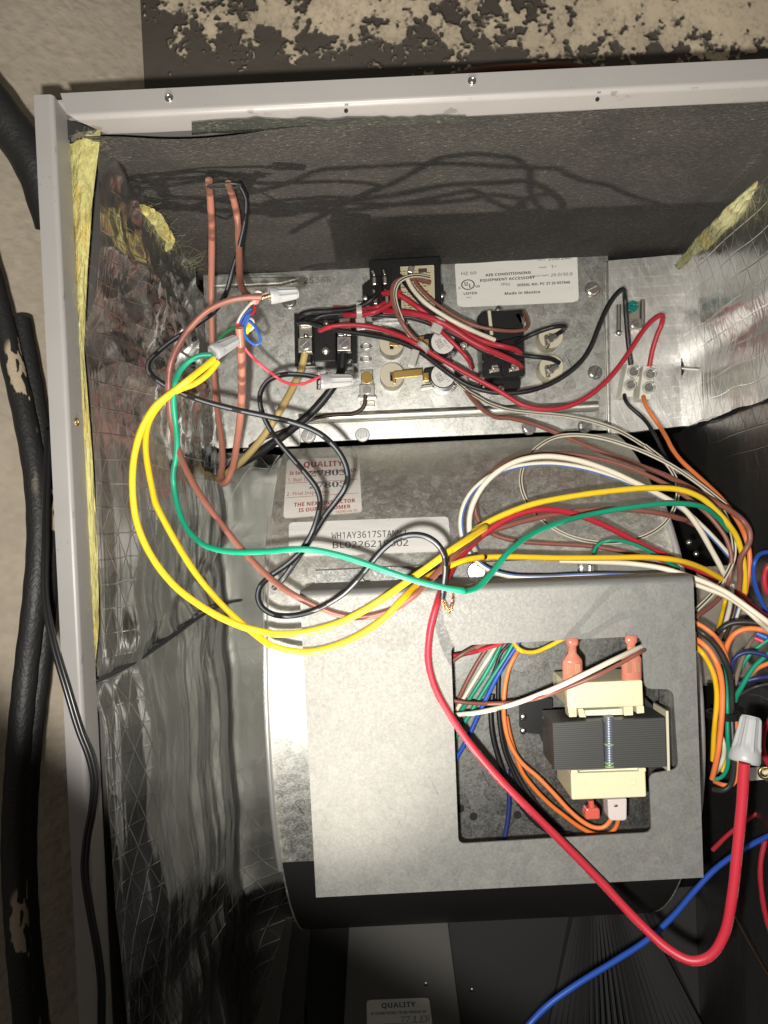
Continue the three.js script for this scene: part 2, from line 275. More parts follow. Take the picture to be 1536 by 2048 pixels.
{
  const g = sheetGrid(220, 520, (u, v) => { const d = lerp(0.423, 0.895, u ** 1.15), y = lerp(-0.62, 0.2445, v); return V3(leftFoil(y, d), EYE.y + y, zOf(d)); }, 2.2, 4.2);
  const left = part(cabinet, 'foil_liner', g, foil, 'crumpled silver foil liner with reinforcing yarn on the left wall');
  // yellow fibreglass edge between rail and foil
  const yel = texture(256, 512, (u, v) => { const k = 0.75 + 0.5 * fbm(u, v, 6, 5, 101, 10), s = smooth(0.5, 0.75, fbm(u, v, 5, 4, 103)); return [0.46 * k, lerp(0.42, 0.35, s) * k, lerp(0.16, 0.1, s) * k]; }, true);
  const yelB = texture(256, 512, (u, v) => fbm(u, v, 12, 5, 105, 10));
  const wool = new THREE.MeshStandardMaterial({ map: yel, bumpMap: yelB, bumpScale: 0.002, roughness: 0.95, side: THREE.DoubleSide });
  M.wool = wool;
  const edge = [[133, 300], [145, 420], [152, 560], [158, 700], [163, 900], [172, 1100], [180, 1250], [186, 1340]], edge2 = [[200, 262], [183, 400], [172, 560], [166, 700], [182, 900], [194, 1100], [196, 1250], [188, 1345]];
  const at = (list, t) => { const k = t * (list.length - 1), i = Math.min(Math.floor(k), list.length - 2), f = k - i; return [lerp(list[i][0], list[i + 1][0], f), lerp(list[i][1], list[i + 1][1], f)]; };
  part(cabinet, 'fibreglass_edge', sheetGrid(14, 160, (u, v) => { const a = at(edge, 1 - v), b = at(edge2, 1 - v), w = 1 + 0.12 * (noise(u, v, 3, 40, 107) - 0.5); return P(lerp(a[0] - 8, b[0] + 2, u), lerp(a[1], b[1], u) - 6 * (v > 0.99 ? noise(u, 0, 8, 8, 3) * 2 : 0), 0.4225 - 0.0035 * Math.sin(u * Math.PI) * w + 0.0034 * (fbm(u, v, 5, 4, 109, 40) - 0.5)); }, 0.5, 3), wool);
  // torn tufts of fibreglass
  const tuft = (pts, w0) => { const c = new THREE.CatmullRomCurve3(pts.map((q) => P(...q))), n = 130, r = 24; return sheetGrid(n, r, (u, v) => { const p = c.getPointAt(u), a = v * Math.PI * 2, w = w0 * Math.pow(Math.sin(Math.PI * clamp(u * 0.92 + 0.04, 0, 1)), 0.6) * (0.45 + 0.5 * noise(u, v, 50, 11, 111) + 0.7 * noise(u, v, 16, 5, 115) * (0.4 + noise(u, 0.3, 8, 8, 113))); return V3(p.x + Math.cos(a) * w, p.y + Math.sin(a) * w, p.z + Math.sin(a) * w * 0.6); }, 2, 0.4); };
  part(cabinet, 'fibreglass_tuft', tuft([[282, 412, 0.452], [308, 435, 0.464], [326, 458, 0.472], [340, 482, 0.48], [332, 500, 0.482]], 0.0034), wool);
  const paleWool = new THREE.MeshStandardMaterial({ map: yel, color: new THREE.Color().setRGB(0.85, 0.9, 1.25), bumpMap: yelB, bumpScale: 0.003, roughness: 0.9, side: THREE.DoubleSide });
  for (const [a, b, w] of [[0, 0, 0.003], [-9, -7, 0.0022], [10, 9, 0.0022]]) part(cabinet, 'fibreglass_tuft', tuft([[1572 + a, 343 + b, 0.468], [1528 + a, 372 + b * 1.3, 0.48], [1496 + a * 0.5, 394 + b, 0.493], [1462 + a, 428 + b * 0.6, 0.511], [1428 + a * 0.8, 463 + b, 0.54], [1388 + a * 0.5, 503 + b, 0.58], [1353 + a * 0.3, 534 + b * 0.4, 0.612]], w), paleWool);
  const hairs = [];
  const hair = (px, py, d, ang, len, r = 0.00011) => { const a = P(px, py, d), b = P(px + Math.cos(ang) * len, py + Math.sin(ang) * len, d + rr(-0.01, 0.004)), c = a.clone().lerp(b, 0.5).add(V3(rr(-1, 1), rr(-1, 1), rr(0, 1)).multiplyScalar(0.0025)); hairs.push(new THREE.TubeGeometry(new THREE.CatmullRomCurve3([a, c, b]), 5, r, 4)); };
  for (let i = 0; i < 80; i++) { const t = rnd(); hair(lerp(285, 400, t) + rr(-12, 12), lerp(410, 545, t) + rr(-10, 20), lerp(0.45, 0.55, t) - 0.006, rr(-1.2, 1.9), rr(12, 38), 0.000032); }
  
  for (let i = 0; i < 60; i++) { const t = rnd(); hair(lerp(1545, 1380, t) + rr(-15, 15), lerp(370, 515, t) + rr(-10, 25), lerp(0.455, 0.59, t), rr(0.3, 2.2), rr(12, 30), 0.000032); }
  for (let i = 0; i < 70; i++) hair(rr(140, 200), rr(262, 300), 0.42, rr(-2.6, 0.4), rr(6, 18), 0.000032);
  for (let i = 0; i < 420; i++) { const t = Math.pow(rnd(), 1.4), e = at(edge, t), f = at(edge2, t), w = rnd(); hair(lerp(e[0], f[0], w), lerp(e[1], f[1], w) + rr(-8, 8), 0.4185, rr(0.6, 2.4), rr(6, 26), 0.000032); }
  for (let i = 0; i < 260; i++) { const t = rnd(); hair(lerp(1545, 1362, t) + rr(-14, 10), lerp(362, 526, t) + rr(-8, 16), lerp(0.472, 0.602, t), rr(0.6, 2.6), rr(8, 26), 0.000032); }
  for (let i = 0; i < 160; i++) { const t = rnd(); hair(lerp(284, 338, t) + rr(-8, 8), lerp(414, 492, t) + rr(-6, 8), lerp(0.448, 0.474, t), rr(-0.4, 2.2), rr(8, 24), 0.000032); }
  part(cabinet, 'glass_fibres', join(hairs), std(0.5, 0.46, 0.2, 0.6)).userData.kind = 'stuff';
  // wire rods that hold the foil
  const rodPath = (list, r) => { const c = new THREE.CatmullRomCurve3(list.map((q) => P(...q))); return new THREE.TubeGeometry(c, 40, r, 8); };
  part(cabinet, 'retaining_rod', rodPath([[150, 642, 0.42], [220, 652, 0.45], [300, 672, 0.5], [345, 692, 0.535], [390, 722, 0.57]], 0.0011), M.steel);
  part(cabinet, 'retaining_rod', rodPath([[192, 1362, 0.423], [250, 1335, 0.445], [330, 1283, 0.49], [400, 1233, 0.545], [450, 1207, 0.6], [490, 1200, 0.66], [525, 1206, 0.72]], 0.0014), std(0.1, 0.1, 0.1, 0.4, 0.8));
  part(cabinet, 'retaining_rod', rodPath([[1366, 736, 0.615], [1440, 740, 0.555], [1560, 746, 0.475]], 0.0013), M.steel);
  // right wall: silver foil above; below, the same foil, shade put into its colour
  const rx = (y, d) => 0.2505 - 0.0022 * facets(d, y * 0.22, 0.026) + 0.002 * (fbm(d * 2.5, y * 2.5, 6, 2, 119) - 0.5) + 0.004 * Math.exp(-(((y - 0.135) / 0.012) ** 2));
  part(cabinet, 'foil_liner', sheetGrid(110, 160, (u, v) => { const d = lerp(0.42, 0.895, u), y0 = 0.082 + 0.006 * (fbm(u, 0, 20, 3, 121) - 0.5), y = lerp(y0, 0.242, v); return V3(rx(y, d), EYE.y + y, zOf(d)); }, 2.2, 0.75), foil, 'silver foil liner on the right wall');
  part(cabinet, 'shaded_liner', sheetGrid(90, 120, (u, v) => { const d = lerp(0.42, 0.895, u), y = lerp(-0.62, 0.095, v); return V3(rx(y, d) + 0.006, EYE.y + y, zOf(d)); }, 2.2, 3.5), shadedFoil, 'foil liner low on the right wall, its shade painted dark');
  // fibre mat on the underside of the top
  const fib = (u, v) => { const w = 0.03 * Math.sin(u * 12.6) + 0.02 * (fbm(u, v, 4, 2, 123) - 0.5); return 0.42 * noise(u, v + w * 0.5, 64, 512, 125) + 0.3 * noise(u + 0.3 * v, v + w, 96, 480, 127) + 0.28 * noise(u, v, 400, 500, 129); };
  const matC = texture(1024, 1024, (u, v) => { const f = fib(u, v), k = 0.55 + 0.5 * fbm(u, v, 5, 4, 131), h = Math.max(0, f - 0.55) * 2.0; return [(0.034 + 0.5 * h * h + 0.16 * h) * k, (0.0305 + 0.45 * h * h + 0.145 * h) * k, (0.026 + 0.37 * h * h + 0.12 * h) * k]; }, true);
  const matB = texture(512, 512, (u, v) => fib(u, v));
  const mat = new THREE.MeshStandardMaterial({ map: matC, bumpMap: matB, bumpScale: 0.002, roughness: 0.75, side: THREE.DoubleSide });
  const my = (x, d) => 0.2388 + 0.0025 * (fbm(x * 2, d * 2, 7, 3, 133) - 0.5) - 0.006 * Math.exp(-(((x + 0.105) / 0.05) ** 2) - (((d - 0.43) / 0.035) ** 2)) + 0.004 * Math.exp(-(((x + 0.108) / 0.03) ** 2) - (((d - 0.475) / 0.02) ** 2)) - 0.0035 * smooth(0.57, 0.64, d) * (0.7 + 0.6 * noise(x, 0.3, 12, 12, 135));
  part(cabinet, 'fibre_mat', sheetGrid(150, 80, (u, v) => { const x = lerp(-0.165, 0.262, u), d = lerp(0.416, 0.64, v); return V3(x, EYE.y + my(x, d), zOf(d)); }, 3.1, 1.7), mat, 'dark grey fibre mat under the cabinet top');
  const yr = yT - EYE.y - 0.014, under = (x, y, g) => { const k = P(x, y, 1).y - EYE.y; return P(x, y, (yr - g) / k); };
  part(cabinet, 'mat_edge', sheetGrid(90, 10, (u, v) => { const x = lerp(383, 931, u), yf = lerp(242, 229, u) + 5 * (noise(u, 0.2, 30, 30, 137) - 0.5) - 4 * Math.exp(-(((u - 0.25) / 0.1) ** 2)), a = under(x, yf, 0.0006), b = V3(a.x * 1.03, EYE.y + yr - 0.0009, zOf(0.419)); const q = a.lerp(b, v); q.y -= 0.0008 * noise(u, v, 40, 6, 139); return q; }, 1.2, 0.1), new THREE.MeshStandardMaterial({ map: matC, color: new THREE.Color().setRGB(0.85, 0.95, 0.85), roughness: 0.9, side: THREE.DoubleSide }));
  part(cabinet, 'cable_hole', new THREE.TorusGeometry(0.0075, 0.0012, 10, 28).rotateX(Math.PI / 2).scale(1.3, 0.5, 0.45).translate(...P(448, 372, 0.466)), std(0.05, 0.06, 0.05, 0.6));
}
// ---------------------------------------------------------------- screws
// a screw head facing the lens; hex or round, with a real slot
function screwHead(px, py, d, r, h, slot, hex, washer) {
  const half = (s) => { const sh = new THREE.Shape(), n = hex ? 6 : 24, w = r * 0.19, pts = []; for (let i = 0; i <= n * 4; i++) { const a = i / (n * 4) * 2 * Math.PI, seg = Math.PI / 3, rad = hex ? r * Math.cos(Math.PI / 6) / Math.cos(((a % seg) + seg) % seg - Math.PI / 6) : r; const x = rad * Math.cos(a), y = rad * Math.sin(a); if (s * y >= w) pts.push([x, y]); }
    if (s < 0) pts.sort((a, b) => Math.atan2(a[1], a[0]) - Math.atan2(b[1], b[0])); pts.forEach(([x, y], i) => i ? sh.lineTo(x, y) : sh.moveTo(x, y)); sh.closePath();
    return new THREE.ExtrudeGeometry(sh, { depth: h * 0.55, bevelEnabled: true, bevelSize: r * 0.07, bevelThickness: h * 0.2, bevelOffset: -r * 0.07, bevelSegments: 2 }).translate(0, 0, h * 0.35); };
  const gs = [half(1), half(-1), new THREE.CylinderGeometry(r * 0.97, r * 0.97, h * 0.45, 24).rotateX(Math.PI / 2).translate(0, 0, h * 0.225)];
  if (washer) gs.push(new THREE.CylinderGeometry(r * 1.35, r * 1.5, h * 0.22, 28).rotateX(Math.PI / 2).translate(0, 0, h * 0.11));
  return join(gs).rotateZ(slot).translate(...P(px, py, d));
}
// ---------------------------------------------------------------- printed labels
function canvasTex(w, h, draw) { const c = document.createElement('canvas'); c.width = w; c.height = h; draw(c.getContext('2d'), w, h); const t = new THREE.CanvasTexture(c); t.colorSpace = THREE.SRGBColorSpace; t.magFilter = THREE.LinearFilter; return t; }
const paperB = texture(256, 256, (u, v) => fbm(u, v, 3, 4, 231));
const paper = (t) => new THREE.MeshStandardMaterial({ map: t, bumpMap: paperB, bumpScale: 0.0009, roughness: 0.42, side: THREE.DoubleSide });
function text(g, s, x, y, size, font = 'sans-serif', weight = '', stretch = 1, align = 'left') { g.save(); g.translate(x, y); g.scale(stretch, 1); g.font = `${weight} ${size}px ${font}`; g.textAlign = align; g.fillText(s, 0, 0); g.restore(); }
function label(quad, dOf, t, off, nu = 24, nv = 24, r = 0.09) {    // a thin sticker whose corners (tl, tr, br, bl) the photograph shows, lying on a surface
  const [tl, tr, br, bl] = quad, W = Math.hypot(tr[0] - tl[0], tr[1] - tl[1]), H = Math.hypot(bl[0] - tl[0], bl[1] - tl[1]);
  return sheetGrid(nu, nv, (u, v) => {
    // pull the four corners in so that they are round
    let uu = u, vv = v; const ru = r * Math.min(W, H) / W, rv = r * Math.min(W, H) / H, du = Math.max(0, ru - u, u - 1 + ru) / ru, dv = Math.max(0, rv - v, v - 1 + rv) / rv;
    if (du > 0 && dv > 0) { const k = Math.max(du, dv) / Math.hypot(du, dv); uu = u < 0.5 ? ru - ru * du * k : 1 - ru + ru * du * k; vv = v < 0.5 ? rv - rv * dv * k : 1 - rv + rv * dv * k; }
    const x = lerp(lerp(bl[0], br[0], uu), lerp(tl[0], tr[0], uu), vv), y = lerp(lerp(bl[1], br[1], uu), lerp(tl[1], tr[1], uu), vv);
    return P(x, y, dOf(x, y) - off);
  });
}
// ---------------------------------------------------------------- heater plate with its components
const HD = 0.63;
const heater = thing('heater_plate', 'galvanised electric heater mounting plate across the top back of the cabinet', 'heater plate', P(785, 880, HD));
{
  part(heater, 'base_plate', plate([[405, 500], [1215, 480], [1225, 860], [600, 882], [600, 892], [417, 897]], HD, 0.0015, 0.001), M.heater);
  part(heater, 'bottom_flange', join(plate([[598, 848], [1195, 822], [1195, 860], [600, 885]], HD - 0.004, 0.004, 0.0008, 0.0006), rod(P(598, 838, HD - 0.004), P(1195, 812, HD - 0.004), 0.0042)), M.heater);
  // folded bracket on the right, half wrapped in foil tape
  part(heater, 'bracket', plate([[1208, 522], [1352, 508], [1366, 852], [1216, 872]], HD - 0.006, 0.0058, 0.002, 0.0012), M.heater);
  part(heater, 'foil_tape', sheetGrid(40, 80, (u, v) => { const a = P(lerp(1216, 1354, u), lerp(522, 510, u), HD - 0.0072), b = P(lerp(1222, 1366, u), lerp(868, 852, u), HD - 0.0072), q = b.lerp(a, v); q.z += 0.0011 * fbm(u, v, 7, 4, 141); return q; }, 0.5, 1.2), new THREE.MeshStandardMaterial({ color: new THREE.Color().setRGB(0.72, 0.7, 0.66), metalness: 1, roughness: 0.5, bumpMap: foilBump, bumpScale: 0.0004, side: THREE.DoubleSide }));
  const tabs = [];
  for (const [x, y] of [[1237, 640], [1285, 630]]) { const a = P(x, y - 30, HD - 0.009), b = P(x, y + 26, HD - 0.009); tabs.push(rod(a, b, 0.0022), new THREE.SphereGeometry(0.003, 12, 8).translate(...b)); }
  part(heater, 'embossed_tab', join(tabs), M.steel);
  part(heater, 'upper_strip', plate([[420, 552], [560, 548], [600, 556], [560, 566], [420, 572]], HD - 0.006, 0.003, 0.001, 0.0005), M.heater);
  // screws
  for (const [x, y, a] of [[725, 870, 1.4], [617, 872, 1.1], [1058, 856, 1.2], [1170, 852, 0.7]]) part(heater, 'screw', screwHead(x, y, HD - 0.0041, 0.0042, 0.003, a, true, true), M.screw);
  part(heater, 'screw', screwHead(1185, 579, HD, 0.0045, 0.003, 0.4, false, true), M.nickel);
  part(heater, 'screw', screwHead(1190, 745, HD, 0.0042, 0.003, 1.2, false, true), M.screw);
  part(heater, 'screw', screwHead(578, 603, HD, 0.0042, 0.0025, 1.8, false, true), M.screw);
  part(heater, 'screw', screwHead(1280, 762, HD - 0.0075, 0.0035, 0.0025, 0.9, false, false), M.screw);
  // small wire staples
  for (const [x, y] of [[732, 693], [732, 718]]) part(heater, 'staple', new THREE.TorusGeometry(0.0032, 0.0009, 8, 24).scale(1.25, 0.7, 1).translate(...P(x, y, HD - 0.001)), M.steel);
  const stamp = canvasTex(256, 64, (g, w, h) => { g.clearRect(0, 0, w, h); g.fillStyle = '#6f6d68'; text(g, '25388', 20, 48, 50, 'monospace', 'bold', 1.3); });
  const sm = new THREE.MeshStandardMaterial({ map: stamp, transparent: true, roughness: 0.7, side: THREE.DoubleSide, metalness: 0.3 });
  part(heater, 'stamped_number', label([[600, 552], [674, 548], [675, 568], [601, 572]], () => HD, 0, 0.0004, 4, 2, 0.001), sm);
  const one = canvasTex(256, 160, (g, w, h) => { g.fillStyle = '#dcd8ce'; g.fillRect(0, 0, w, h); g.fillStyle = '#161616'; text(g, 'E', 56, 130, 120, 'sans-serif', '', 1); });
  part(heater, 'terminal_label', label([[612, 752], [692, 748], [692, 783], [612, 787]], () => HD, 0, 0.0006, 8, 8), paper(one));
  const rating = canvasTex(1024, 512, (g, w, h) => {
    g.fillStyle = '#e4e1d8'; g.fillRect(0, 0, w, h); g.fillStyle = '#1b1b1b';
    text(g, 'VOLTS', 690, 58, 24); text(g, '208/240', 780, 64, 46, 'sans-serif', '', 1.15);
    text(g, 'HZ 60', 46, 160, 44, 'sans-serif', '', 1.15); text(g, 'PHASE', 700, 140, 22); text(g, '1~', 800, 146, 46);
    text(g, 'AIR CONDITIONING', 250, 190, 40, 'sans-serif', 'bold', 1); text(g, 'EQUIPMENT ACCESSORY', 200, 244, 40, 'sans-serif', 'bold', 1);
    text(g, 'CIRCUIT AMPS', 625, 226, 24); text(g, '26.0/30.0', 795, 232, 44);
    text(g, '7P62', 370, 300, 38); text(g, 'SERIAL NO. PC 37 25 057946', 510, 316, 37, 'sans-serif', 'bold', 0.92); text(g, 'Made in Mexico', 400, 400, 40, 'sans-serif', 'bold');
    g.lineWidth = 9; g.strokeStyle = '#1b1b1b'; g.beginPath(); g.arc(100, 268, 52, 0, 7); g.stroke(); text(g, 'U', 68, 278, 58, 'sans-serif', 'bold', 0.8); text(g, 'L', 104, 300, 58, 'sans-serif', 'bold', 0.8);
    text(g, 'C', 18, 310, 32, 'sans-serif', 'bold'); text(g, 'US', 160, 304, 32, 'sans-serif', 'bold'); text(g, 'LISTED', 56, 376, 36, 'sans-serif', 'bold'); text(g, '7P62', 78, 416, 20);
  });
  part(heater, 'rating_label', label([[909, 522], [1154, 505], [1158, 604], [915, 615]], () => HD, 0, 0.0006, 20, 12, 0.1), paper(rating));
}
// terminal block
{
  const b = P(652, 680, HD), t = thing('terminal_block', 'black two pole terminal block with screw lugs at the left of the heater plate', 'terminal block', b), D = 0.602;
  part(t, 'body', join(plate([[588, 630], [716, 626], [714, 729], [590, 733]], HD - 0.008, 0.0078, 0.001, 0.0008), plate([[600, 640], [622, 640], [622, 725], [600, 726]], D + 0.012, 0.012, 0.001, 0.0006), plate([[628, 640], [672, 638], [672, 722], [628, 724]], D + 0.004, 0.02, 0.001, 0.0008), plate([[588, 627], [595, 627], [597, 733], [590, 733]], D, 0.024, 0.0005), plate([[704, 640], [714, 640], [714, 727], [705, 728]], D + 0.004, 0.02, 0.0005)), M.black);
  for (const [x, y] of [[610, 690], [688, 687]]) {
    part(t, 'lug', boxAt(x, y, D, m(28, D), m(29, D), 0.009, 0.0005, -0.03), M.nickel);
    part(t, 'lug_screw', screwHead(x, y, D, m(9.5, D), 0.0018, 0.75, false, false), M.steel);
    part(t, 'spade_strip', join(boxAt(x + 1, y - 28, D + 0.004, m(27, D), m(26, D), 0.0015, 0.0005), boxAt(x + 1, y - 46, D - 0.001, m(22, D), m(10, D), 0.004, 0.0005), new THREE.SphereGeometry(0.0022, 12, 8).translate(...P(x + 2, y - 18, D + 0.003))), M.nickel);
  }
  part(t, 'mounting_screw', new THREE.SphereGeometry(m(10, D), 20, 12).scale(1, 1, 0.55).translate(...P(651, 700, D + 0.004)), M.screw);
  part(t, 'mounting_screw', new THREE.SphereGeometry(m(7, D), 16, 10).scale(1, 1, 0.5).translate(...P(652, 646, D + 0.004)), M.screw);
}
// contactor
{
  const b = P(800, 575, HD), t = thing('contactor', 'black contactor with a cream faceplate, partly hidden under the fibre mat', 'contactor', b), D = 0.588;
  part(t, 'body', join(plate([[738, 520], [880, 512], [884, 618], [742, 622]], D + 0.012, 0.028, 0.001, 0.0008), plate([[724, 570], [740, 558], [745, 612], [726, 612]], D + 0.025, 0.015, 0.001), plate([[868, 558], [886, 570], [888, 600], [880, 612], [868, 612]], D + 0.022, 0.018, 0.001), plate([[757, 525], [762, 525], [766, 618], [760, 618]], D + 0.002, 0.02), plate([[783, 525], [800, 525], [803, 620], [786, 620]], D + 0.002, 0.02)), M.black);
  const print = canvasTex(256, 384, (g, w, h) => { g.fillStyle = '#bdb08f'; g.fillRect(0, 0, w, h); g.fillStyle = '#3c352a'; for (let i = 0; i < 15; i++) { if (i % 4 === 3) continue; for (let x = 20; x < 220;) { const l = 8 + Math.floor(rnd() * 26); g.fillRect(x, 34 + i * 23, l, 3 + rnd() * 7); x += l + 6 + rnd() * 10; } } g.fillRect(150, 20, 60, 36); });
  part(t, 'faceplate', label([[792, 535], [867, 531], [869, 618], [803, 622]], () => D + 0.004, 0, 0, 10, 10, 0.04), new THREE.MeshStandardMaterial({ map: print, roughness: 0.6, side: THREE.DoubleSide }), 'cream faceplate with small print');
  part(t, 'faceplate_edge', plate([[791, 534], [868, 530], [870, 619], [802, 623]], D + 0.0043, 0.007, 0.001), M.ceramic);
  for (const [x, y] of [[749, 561], [770, 560], [751, 600], [774, 599]]) part(t, 'spade_terminal', join(boxAt(x, y, D, m(9, D), m(18, D), 0.004, 0.0012), boxAt(x - 2, y - 16, D + 0.003, m(6, D), m(14, D), 0.003, 0.001, 0.3)), M.nickel);
  part(t, 'terminal_clip', boxAt(822, 538, D - 0.002, m(12, D), m(16, D), 0.006, 0.001, -0.3), M.nickel);
  part(t, 'mounting_screw', new THREE.SphereGeometry(m(7.5, D), 16, 10).scale(1, 1, 0.5).translate(...P(731, 595, D + 0.024)), M.screw);
  part(t, 'mounting_screw', new THREE.SphereGeometry(m(8, D), 16, 10).scale(1, 1, 0.5).translate(...P(884, 590, D + 0.02)), M.screw);
}
// square relay
{
  const b = P(1000, 700, HD), t = thing('relay', 'square black relay in the middle of the heater plate with metal spade slots', 'relay', b), D = 0.592;
  part(t, 'body', join(plate([[960, 624], [1046, 618], [1050, 752], [966, 756]], D + 0.006, 0.031, 0.0015, 0.001), plate([[955, 632], [966, 622], [1040, 620], [1046, 640], [1046, 670], [984, 684], [960, 650]], D + 0.001, 0.01, 0.001, 0.0008), plate([[972, 750], [1044, 746], [1040, 778], [1026, 782], [975, 782], [966, 770]], D + 0.022, 0.015, 0.001, 0.0006), plate([[966, 720], [1002, 718], [1004, 724], [968, 726]], D + 0.001, 0.006), plate([[1008, 718], [1047, 716], [1048, 722], [1010, 724]], D + 0.001, 0.006), plate([[1003, 716], [1009, 716], [1011, 750], [1005, 750]], D + 0.001, 0.006)), M.black);
  for (const [x, y] of [[989, 740], [1028, 738]]) part(t, 'spade_terminal', join(boxAt(x, y, D + 0.004, m(22, D), m(9, D), 0.002, 0.0008, 0.12), boxAt(x + 1, y - 8, D + 0.005, m(14, D), m(6, D), 0.002, 0.0006, 0.1), new THREE.TorusGeometry(0.0014, 0.0004, 6, 14).translate(...P(x - 4, y, D + 0.0032))), M.nickel);
  part(t, 'wire_clip', boxAt(981, 645, D, m(7, D), m(50, D), 0.002, 0.0008, 0.06), M.ceramic);
  part(t, 'coil_tab', join(boxAt(1040, 637, D + 0.001, m(10, D), m(24, D), 0.0015, 0.0005, 0.5), boxAt(968, 632, D + 0.002, m(6, D), m(12, D), 0.0015, 0.0005, -0.4)), M.nickel);
  part(t, 'mounting_screw', new THREE.SphereGeometry(m(9, D), 18, 12).scale(1, 1, 0.5).translate(...P(1001, 776, D + 0.021)), M.screw);
  part(t, 'mounting_screw', new THREE.SphereGeometry(m(7, D), 16, 10).scale(1, 1, 0.5).translate(...P(997, 619, D + 0.018)), M.screw);
}
// two thermal discs
{
  const words = canvasTex(256, 256, (g, w, h) => { g.fillStyle = '#d9d6d0'; g.fillRect(0, 0, w, h); g.fillStyle = '#2d2c2b'; g.translate(128, 128); g.rotate(-2.05); text(g, 'OR60', 0, -44, 44, 'monospace', '', 1, 'center'); text(g, 'SE80', 0, -6, 44, 'monospace', '', 1, 'center'); text(g, 'L115F 22', 0, 36, 38, 'monospace', '', 1, 'center'); text(g, '12', 0, 76, 40, 'monospace', '', 1, 'center'); });
  for (const [i, x, y, lab] of [[0, 886, 684, 'upper thermal disc switch with a white printed face beside the square relay'], [1, 886, 751, 'lower thermal disc switch with a white printed face and a brass strap at its left']]) {
    const D = 0.6, t = thing('thermal_switch', lab, 'thermal switch', P(x, y, HD), 'thermal discs on the heater plate');
    part(t, 'cup', join(disc(x + 3, y + 8, D + 0.012, m(25, D), 0.013, 40), disc(x + 3, y + 8, D + 0.026, m(30, D), 0.002, 40)), M.steel);
    part(t, 'body', join(disc(x, y, D, m(25.5, D), 0.013, 40), boxAt(x - 26, y - 2, D + 0.002, m(22, D), m(28, D), 0.009, 0.001, 0.05), boxAt(x + 30, y + 4, D + 0.004, m(26, D), m(26, D), 0.007, 0.001, 0.3)), M.black);
    const f = new THREE.CircleGeometry(m(23.5, D), 40).translate(...P(x, y, D - 0.0004)); part(t, 'printed_face', f, paper(words));
    part(t, 'terminal', join(boxAt(x - 34, y + 2, D - 0.001, m(13, D), m(18, D), 0.003, 0.0008), disc(x - 34, y + 2, D - 0.0016, m(3.5, D), 0.001, 14)), i ? M.brass : M.brassy);
    part(t, 'terminal', join(boxAt(x + 42, y + 6, D - 0.001, m(14, D), m(14, D), 0.003, 0.0008, 0.4), disc(x + 44, y + 5, D - 0.0018, m(4, D), 0.001, 14)), M.nickel);
    if (i) part(t, 'brass_strap', join(boxAt(816, 747, D - 0.002, m(58, D), m(15, D), 0.0012, 0.0004, 0.05), boxAt(788, 756, D + 0.006, m(6, D), m(22, D), 0.016, 0.0004, 0.03)), M.brass);
    else part(t, 'brass_strap', boxAt(842, 679, D + 0.004, m(26, D), m(14, D), 0.0012, 0.0004, 0.1), M.brass);
    part(t, 'bracket', boxAt(x - 32, y + 22, D + 0.008, m(24, D), m(8, D), 0.004, 0.0006, 0.1), M.nickel);
  }
}
// ceramic bushings
{
  const D = 0.612;
  for (const [x, y, s, lab] of [[783, 696, 0, 'round ceramic bushing, upper one of the left pair beside the terminal block'], [784, 758, 0, 'round ceramic bushing at the end of the brass strap'], [1094, 682, 1, 'round ceramic bushing, upper one of the pair right of the square relay'], [1095, 743, 1, 'round ceramic bushing, lower one of the pair right of the square relay']]) {
    const t = thing('ceramic_bushing', lab, 'bushing', P(x, y, HD), 'ceramic bushings on the heater plate');
    const r = m(24.5, D), sh = new THREE.Shape().absarc(0, 0, r, 0, Math.PI * 2), hp = new THREE.Path(); const w = m(3.5, D), h = m(17, D); hp.moveTo(-w, -h * 0.7); hp.lineTo(w, -h * 0.7); hp.lineTo(w, h * 0.35); hp.lineTo(-w, h * 0.35); hp.closePath(); sh.holes.push(hp);
    part(t, 'bushing_body', new THREE.ExtrudeGeometry(sh, { depth: 0.0155, bevelEnabled: true, bevelSize: 0.0006, bevelThickness: 0.0006, bevelOffset: -0.0006, bevelSegments: 2, curveSegments: 40 }).translate(...P(x, y, D + 0.017)), M.ceramic);
    part(t, 'slot_floor', boxAt(x, y + 3, D + 0.006, m(8, D), m(22, D), 0.001), M.shadowBlack);
    if (s) part(t, 'terminal_tab', join(boxAt(x + 1, y - 1, D - 0.004, m(7, D), m(24, D), 0.008, 0.0005, 0.1), boxAt(x + 11, y - 7, D - 0.008, m(24, D), m(12, D), 0.0035, 0.001, 0.5)), std(0.35, 0.33, 0.3, 0.35, 1));
    else if (y < 720) part(t, 'terminal_tab', boxAt(x + 6, y - 12, D - 0.003, m(18, D), m(16, D), 0.0015, 0.0004, -0.1), M.brass);
  }
}
